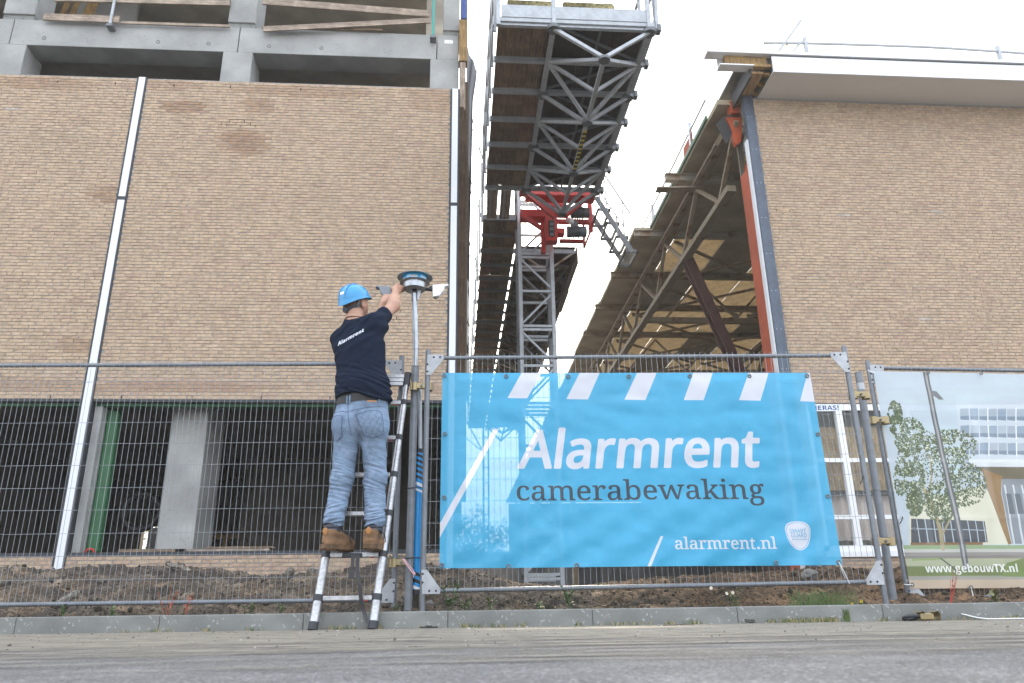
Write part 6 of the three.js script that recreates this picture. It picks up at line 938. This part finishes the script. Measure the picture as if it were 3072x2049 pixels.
    const onShell = (a, v, w, h2, m, n) => { const q = prof(a, v), nn = q.clone().sub(hb(0, 0, 0)).normalize(), e = new THREE.BoxGeometry(w, h2, 0.002), yv = HU.clone().addScaledVector(nn, -HU.dot(nn)).normalize(), xv = yv.clone().cross(nn); e.applyMatrix4(new THREE.Matrix4().makeBasis(xv, yv, nn).setPosition(q.addScaledVector(nn, 0.002))); part(shell, n, e, m); };
    onShell(Math.PI - 0.05, 0.42, 0.040, 0.022, M.pvcWhite, 'white_sticker'); onShell(Math.PI + 0.15, 1.15, 0.022, 0.014, M.red, 'red_sticker');
    // harness: dark band round the back of the head, knob, ear strap
    const band = [-2.2, -1.8, -1.4, -1.0, -0.5, 0, 0.5, 1.0, 1.4, 1.8, 2.2].map(a => hd(-0.012 - Math.cos(a * 0.62) * 0.105, -0.022 - 0.018 * Math.cos(a * 0.6) + Math.abs(a) * 0.012, Math.sin(a * 0.62) * 0.085)); const st = std([0.035, 0.04, 0.048], 0.6);
    const bandG = new THREE.PlaneGeometry(1, 1, 40, 1), bq = new THREE.CatmullRomCurve3(band), pp = bandG.attributes.position; for (let i = 0; i <= 40; i++) { const c = bq.getPoint(i / 40), w = 0.010 + 0.010 * Math.exp(-((i / 40 - 0.5) ** 2) / 0.02); pp.setXYZ(i, ...c.clone().addScaledVector(HU, w).toArray()); pp.setXYZ(41 + i, ...c.clone().addScaledVector(HU, -w).toArray()); } bandG.computeVertexNormals(); part(shell, 'head_band', bandG, st);
    const kb = hd(-0.124, -0.036, 0.0); part(shell, 'ratchet_knob', new THREE.CylinderGeometry(0.024, 0.026, 0.018, 20).applyQuaternion(Q(F.clone().negate())).translate(kb.x, kb.y, kb.z), st);
    for (const s of [-1, 1]) part(shell, 'ear_strap', bar(hd(-0.035, 0.055, s * 0.090), hd(-0.062, -0.03, s * 0.072), 0.016, 0.004, HS), std([0.09, 0.10, 0.11], 0.6));
    // eyes and brows
    for (const s of [-1, 1]) { const e = hd(0.082, 0.008, s * 0.030); part(man, 'eye', new THREE.SphereGeometry(0.012, 12, 10).translate(e.x, e.y, e.z), std([0.8, 0.78, 0.75], 0.3)); const ir = hd(0.0925, 0.008, s * 0.030); part(man, 'iris', new THREE.SphereGeometry(0.005, 8, 8).translate(ir.x, ir.y, ir.z), M.black); }
  }
}
// ------------------------------------------------------------------ plants, litter and the far background
function leafGeo(pts) { const g = new THREE.BufferGeometry(); g.setAttribute('position', new THREE.Float32BufferAttribute(pts, 3)); g.computeVertexNormals(); g.setAttribute('uv', new THREE.Float32BufferAttribute(new Float32Array(pts.length / 3 * 2), 2)); return g; }
function leaf(P, c, dir, up, L, w) { const s = dir.clone().cross(up).normalize().multiplyScalar(w / 2), m = c.clone().addScaledVector(dir, L * 0.5).addScaledVector(up, L * 0.10), e = c.clone().addScaledVector(dir, L), l = m.clone().add(s), r = m.clone().sub(s); P.push(...c.toArray(), ...l.toArray(), ...m.toArray(), ...c.toArray(), ...m.toArray(), ...r.toArray(), ...l.toArray(), ...e.toArray(), ...m.toArray(), ...m.toArray(), ...e.toArray(), ...r.toArray()); }
const greens = [[0.07, 0.14, 0.028], [0.10, 0.155, 0.04], [0.05, 0.10, 0.024], [0.15, 0.15, 0.05]].map(c => phys(c, { roughness: 0.7, transmission: 0.25, thickness: 0 }));
const redLeaf = phys([0.38, 0.10, 0.05], { roughness: 0.7, transmission: 0.2, thickness: 0 }), strawM = std([0.38, 0.31, 0.17], 0.9);
function weed(px, py, dz, h, n, L, mat, label, stemM = greens[2], group) {
  const p0 = onZ(px, py, -6.2), x = p0.x, z = kerbZ(x) - 0.17 - dz, base = V(x, soilH(x, z), z), t = thing('weed', label, 'weed', base, group), S2 = [], P = [];
  for (let k = 0; k < Math.max(2, n / 6); k++) { const a = rr(0, 6.28), top = base.clone().add(V(Math.cos(a) * h * rr(0.1, 0.5), h * rr(0.6, 1), Math.sin(a) * h * 0.3)); S2.push(tube(base.clone().add(V(0, -0.01, 0)), top, 0.0028, 0.0014, 5)); for (let i = 0; i < 6; i++) { const c = base.clone().lerp(top, rr(0.25, 1)), d = V(rr(-1, 1), rr(-0.2, 0.8), rr(-0.8, 0.8)).normalize(); leaf(P, c, d, V(0, 1, 0).addScaledVector(d, -d.y).normalize(), L * rr(0.6, 1.2), L * 0.5 * rr(0.7, 1.1)); } }
  part(t, 'stem', merge(S2), stemM); part(t, 'leaves', leafGeo(P), mat);
}
const wg = 'weeds along the kerb';
weed(1352, 1800, 0.02, 0.21, 36, 0.065, greens[0], 'tall broad leaved green weed below the lower left corner of the banner', greens[2], wg);
weed(1400, 1815, 0.06, 0.09, 24, 0.05, greens[1], 'low pale green weed beside the tall broad leaved one', greens[2], wg);
weed(1465, 1820, 0.03, 0.10, 18, 0.06, greens[1], 'small spreading weed on the soil under the middle of the banner', greens[2], wg);
weed(1610, 1822, 0.04, 0.08, 14, 0.06, greens[0], 'flat narrow leaved weed under the web address', greens[2], wg);
weed(1690, 1800, 0.05, 0.20, 20, 0.05, greens[2], 'slim upright grey green weed under the banner slash', greens[2], wg);
weed(1200, 1820, 0.02, 0.08, 26, 0.03, greens[1], 'yellow green weed growing at the foot of the camera pole', greens[2], wg);
weed(210, 1830, 0.03, 0.09, 14, 0.05, greens[0], 'green seedling under the left fence rail', greens[2], wg);
weed(365, 1826, 0.02, 0.10, 16, 0.05, greens[1], 'second green seedling under the left fence rail', greens[2], wg);
weed(525, 1810, 0.03, 0.26, 24, 0.035, redLeaf, 'reddish weed growing up through the left fence', std([0.30, 0.10, 0.06], 0.8), wg);
weed(580, 1815, 0.03, 0.18, 14, 0.035, redLeaf, 'thin red stemmed weed leaning across the left bottom rail', std([0.30, 0.10, 0.06], 0.8), wg);
weed(770, 1822, 0.02, 0.10, 18, 0.045, greens[0], 'leafy green weed under the fence left of the ladder', greens[2], wg);
weed(865, 1826, 0.01, 0.09, 14, 0.05, greens[1], 'pale weed beside the left ladder stile', greens[2], wg);
weed(2700, 1800, 0.0, 0.26, 24, 0.025, redLeaf, 'tall red stemmed weed at the foot of the thick post', std([0.36, 0.06, 0.05], 0.8), wg);
weed(2820, 1800, 0.0, 0.10, 20, 0.07, greens[3], 'yellowing weed under the poster', greens[2], wg);
weed(2140, 1815, 0.0, 0.18, 26, 0.03, greens[3], 'white flowered chamomile under the banner', greens[2], wg);
{ const bX = onZ(2165, 1770, -5.9); for (const [x, y, m] of [[2133, 1764, M.pvcWhite], [2180, 1780, M.pvcWhite], [2198, 1778, M.pvcWhite], [2555, 1812, std([0.7, 0.5, 0.02], 0.8)], [2583, 1804, std([0.7, 0.5, 0.02], 0.8)]]) { const p = onZ(x, y, -5.72), P = []; for (let k = 0; k < 9; k++) { const a = k / 9 * 6.28; leaf(P, p, V(Math.cos(a), Math.sin(a), 0.3).normalize(), V(0, 0, 1), 0.014, 0.007); } const t = thing('flower', ({ 2133: 'white chamomile flower standing apart above its weed', 2180: 'white chamomile flower with its petals against the dark soil', 2198: 'white chamomile flower at the end of a low stalk', 2555: 'small yellow flower low beside the kerb grass clump', 2583: 'small yellow flower nearest the right fence post foot' })[x], 'flower', p.clone(), m === M.pvcWhite ? 'white flowers' : 'yellow flowers'); part(t, 'petals', leafGeo(P), m); const s0 = V(p.x, soilH(p.x, kerbZ(p.x) - 0.2), kerbZ(p.x) - 0.2); part(t, 'heart', new THREE.SphereGeometry(0.005, 8, 6).translate(p.x, p.y, p.z + 0.003), std([0.65, 0.42, 0.03], 0.8)); part(t, 'stalk', tube(s0, p, 0.002, 0.0015, 5), greens[2]); } }
{ // grass: a big clump on the kerb and tufts along its foot
  const P = [], Pd = []; const blade = (A, x, y, z, h, lean) => { const a = rr(0, 6.28), dx = Math.cos(a) * lean, dz = Math.sin(a) * lean, w = 0.0022; const m = V(x + dx * h * 0.4, y + h * 0.6, z + dz * h * 0.4), e = V(x + dx * h * 1.1, y + h * 0.9, z + dz * h * 1.1); A.push(x - w, y, z, x + w, y, z, m.x + w * 0.7, m.y, m.z, x - w, y, z, m.x + w * 0.7, m.y, m.z, m.x - w * 0.7, m.y, m.z, m.x - w * 0.7, m.y, m.z, m.x + w * 0.7, m.y, m.z, e.x, e.y, e.z); };
  const x0 = onZ(2480, 1820, -5.6).x; for (let i = 0; i < 240; i++) { const x = x0 + rr(-0.22, 0.20) * (0.4 + rnd()), z = kerbZ(x) - 0.10 - rnd() * 0.12; blade(P, x, 0.10, z, rr(0.05, 0.17), rr(0.3, 1.1)); }
  for (let i = 0; i < 60; i++) { const x = x0 + 0.06 + rr(-0.02, 0.02), z = kerbZ(x) + 0.005; blade(P, x, 0.006, z, rr(0.04, 0.13), 0.2); }
  for (let k = 0; k < 46; k++) { const x = k < 34 ? rr(0.05, 4.0) : rr(-4, -0.2), n = rr(8, 26) | 0, s = rr(0.02, 0.07); for (let i = 0; i < n; i++) { const xx = x + rr(-s, s); blade(rnd() < 0.45 ? Pd : P, xx, 0.005, kerbZ(xx) + rr(0.003, 0.016), rr(0.012, 0.04), rr(0.2, 0.9)); } }
  for (let i = 0; i < 160; i++) { const xx = onZ(2390, 1860, -5.6).x + rr(-0.16, 0.22); blade(rnd() < 0.4 ? Pd : P, xx, 0.005, kerbZ(xx) + rr(0.003, 0.02), rr(0.015, 0.05), rr(0.2, 0.8)); }
  single('kerb_grass', leafGeo(P), greens[1], 'green grass in tufts along the kerb and a clump hanging over it', 'grass', V(0, 0, -5.7), null, 'stuff'); single('dry_grass', leafGeo(Pd), strawM, 'dry straw coloured grass in tufts along the kerb foot', 'grass', V(0, 0, -5.7), null, 'stuff');
}
{ // lumps of stone in the bank, dropped coupler, cord and bits of litter
  const stone = (px, py, z, r, m, label) => { const p = onZ(px, py, z), y = soilH(p.x, z), g = new THREE.IcosahedronGeometry(1, 2), q = g.attributes.position; for (let k = 0; k < q.count; k++) { const s = 1 + 0.4 * noise.noise(q.getX(k) * 1.4 + px, q.getY(k) * 1.4, q.getZ(k) * 1.4); q.setXYZ(k, q.getX(k) * s * r[0], q.getY(k) * s * r[1], q.getZ(k) * s * r[2]); } g.computeVertexNormals(); g.rotateZ(r[3] || 0); g.translate(p.x, y + r[1] * 0.4, z); single('stone', uvBox(g), m, label, 'stone', V(p.x, y, z), 'stones in the earth bank'); };
  const pale = std([0.42, 0.37, 0.30], 0.95, 0, { map: T.soil }), grit = std([0.34, 0.33, 0.31], 0.95, 0, { map: T.concrete });
  stone(205, 1765, -7.0, [0.10, 0.035, 0.05, 0.7], pale, 'long pale stone lying slantwise in the bank behind the left fence'); stone(540, 1705, -8.2, [0.13, 0.03, 0.05, -0.3], pale, 'flat pale slab on the crest of the left bank'); stone(870, 1690, -8.0, [0.05, 0.07, 0.05, -0.5], pale, 'upright tan clod near the ladder on the bank crest'); stone(940, 1672, -8.6, [0.07, 0.07, 0.06], pale, 'large tan clod behind the ladder foot'); stone(960, 1650, -8.8, [0.10, 0.05, 0.06], grit, 'grey rubble lump on top of the bank behind the ladder'); stone(2435, 1735, -7.4, [0.09, 0.06, 0.06], grit, 'rounded grey stone behind the lower right of the banner'); stone(1290, 1790, -6.5, [0.03, 0.03, 0.03], grit, 'small grey stone in front of the bank below the banner corner');
  { const p = onZ(2765, 1862, -5.42), t = thing('dropped_coupler', 'golden fence coupler lying loose against the kerb foot', 'coupler', V(p.x, 0.005, kerbZ(p.x) + 0.06)), c = V(p.x, 0.034, kerbZ(p.x) + 0.06); for (const s of [-1, 1]) { const g = new THREE.CylinderGeometry(0.034, 0.034, 0.06, 18, 1, true, 0, Math.PI * 1.2); g.rotateX(Math.PI / 2); g.rotateY(0.5); g.translate(c.x + s * 0.052, c.y - 0.002, c.z); part(t, 'band', g, M.zincYellow); } part(t, 'bridge', rbox(c.x - 0.05, c.x + 0.05, c.y - 0.025, c.y + 0.02, c.z - 0.012, c.z + 0.012, 0.008), M.zincYellow); const ring = new THREE.TorusGeometry(0.045, 0.011, 8, 24); ring.scale(1, 1, 1); ring.rotateX(1.3); ring.translate(c.x - 0.10, 0.026, c.z - 0.02); part(t, 'black_band', ring, M.rubber); }
  { const f = (x, y) => { const p = onZ(x, y, -5.35), z = kerbZ(p.x) + 0.03; return V(p.x, 0, z); }; const a = onZ(2900, 1846, -5.33); single('white_cord', wirePath([V(a.x, 0.045, kerbZ(a.x) + 0.006), V(a.x + 0.12, 0.014, kerbZ(a.x) + 0.04), V(a.x + 0.35, 0.010, kerbZ(a.x) + 0.07), V(a.x + 0.9, 0.010, kerbZ(a.x) + 0.06)], 0.004, 30, 6), M.pvcWhite, 'white cord lying along the kerb foot under the poster', 'cord', V(a.x, 0, kerbZ(a.x))); }
  { const p = onZ(1286, 1886, -5.6), z = kerbZ(p.x) + 0.05; single('black_plastic_clip', merge([rbox(p.x - 0.062, p.x + 0.062, 0.006, 0.016, z - 0.008, z + 0.008, 0.003), rbox(p.x - 0.02, p.x + 0.02, 0.016, 0.022, z - 0.006, z + 0.006, 0.002)]), M.black, 'black plastic clip lying on the sand near the ladder', 'clip', V(p.x, 0.005, z)); }
  { const p = onZ(2246, 1862, -5.5), z = kerbZ(p.x) + 0.02; single('black_tie_scrap', merge([wirePath([V(p.x - 0.03, 0.03, z), V(p.x - 0.02, 0.016, z + 0.01), V(p.x + 0.03, 0.012, z + 0.01), V(p.x + 0.032, 0.024, z)], 0.004, 14, 5), wirePath([V(p.x - 0.03, 0.03, z), V(p.x, 0.026, z), V(p.x + 0.032, 0.024, z)], 0.003, 8, 5)]), M.black, 'scrap of black cable tie by the kerb below the banner', 'cable tie', V(p.x, 0.005, z)); }
  { const p = onZ(1990, 1886, -5.2), L = []; L.push(wirePath([V(p.x - 0.05, 0.01, -5.0), V(p.x + 0.05, 0.012, -4.98), V(p.x + 0.14, 0.010, -4.99)], 0.002, 12, 5), wirePath([V(p.x + 0.03, 0.011, -4.98), V(p.x + 0.07, 0.015, -5.02)], 0.0015, 6, 5)); single('twig', merge(L), M.woodDark, 'thin dry twig lying on the sandy road edge', 'twig', V(p.x, 0.005, -5)); }
  // cable ties on the fence posts and the web
  for (const [x, y, z, l] of [[1290, 1645, -5.97, 'black cable tie end sticking up on the fence post beside the blue tube'], [2585, 1440, -5.76, 'loop of black cable tie on the right fence post'], [2704, 1560, -6.34, 'black cable tie on the poster fence post']]) { const p = onZ(x, y, z); single('cable_tie', wirePath([V(p.x - 0.02, p.y - 0.03, z), V(p.x, p.y, z + 0.01), V(p.x + 0.016, p.y + 0.03, z), V(p.x + 0.02, p.y + 0.01, z - 0.01)], 0.004, 14, 5), M.black, l, 'cable tie', V(p.x, p.y, z)); }
}
{ // trees and a low shed beyond the site, seen through the banner
  const tree = (x, z, h, r, label) => { const t = thing('far_tree', label, 'tree', V(x, 0.09, z), 'trees beyond the site'), P = [], L = [tube(V(x, 0.05, z), V(x, h * 0.6, z), 0.22, 0.1, 8)]; for (let k = 0; k < 7; k++) { const a = rr(0, 6.28); L.push(tube(V(x, h * rr(0.25, 0.5), z), V(x + Math.cos(a) * r * 0.7, h * rr(0.55, 0.85), z + Math.sin(a) * r * 0.7), 0.08, 0.03, 5)); } for (let i = 0; i < 2600; i++) { const a = rr(0, 6.28), b = Math.acos(rr(-1, 1)), q = Math.cbrt(rnd()), f = 0.75 + 0.4 * noise.noise(Math.cos(a) * 2 + x, b * 2, z); const c = V(x + Math.cos(a) * Math.sin(b) * r * q * f, h * 0.58 + Math.cos(b) * h * 0.42 * q * f, z + Math.sin(a) * Math.sin(b) * r * q * f), d = V(rr(-1, 1), rr(-1, 1), rr(-1, 1)).normalize(); leaf(P, c, d, V(d.y, -d.x, 0.2).normalize(), 0.34, 0.22); } part(t, 'trunk', merge(L), M.woodDark); part(t, 'crown', leafGeo(P), std([0.07, 0.11, 0.03], 0.8)); };
  tree(0.9, -46, 6.2, 3.0, 'broad dark tree beyond the alley left of the mast'); tree(5.8, -50, 7.4, 3.4, 'tall tree beyond the alley right of the mast'); tree(10, -47, 6.6, 3.2, 'rounded tree beyond the hall opening'); tree(14.5, -52, 7.5, 3.6, 'large tree far behind the hall'); tree(-3, -54, 6.5, 3.4, 'tree far behind the concrete building');
  const s = thing('site_shed', 'long low grey site shed far down the alley', 'shed', V(6, 0.09, -38)); part(s, 'wall', box(-1.5, 14, 0.09, 2.6, -41, -38), std([0.16, 0.17, 0.18], 0.8, 0, { map: T.concrete })); const rf = part(s, 'roof', box(-1.7, 14.2, 2.602, 2.75, -41.2, -37.8), M.galvOld); for (let i = 0; i < 5; i++) { const w = part(s, 'window', box(0.3 + i * 2.7, 1.5 + i * 2.7, 1.1, 2.1, -37.998, -37.96), std([0.05, 0.06, 0.07], 0.15)); part(w, 'frame', merge([box(0.24 + i * 2.7, 1.56 + i * 2.7, 2.1, 2.16, -37.99, -37.94), box(0.24 + i * 2.7, 1.56 + i * 2.7, 1.04, 1.1, -37.99, -37.94)]), M.pvcWhite); }
}
renderer.render(scene, camera);
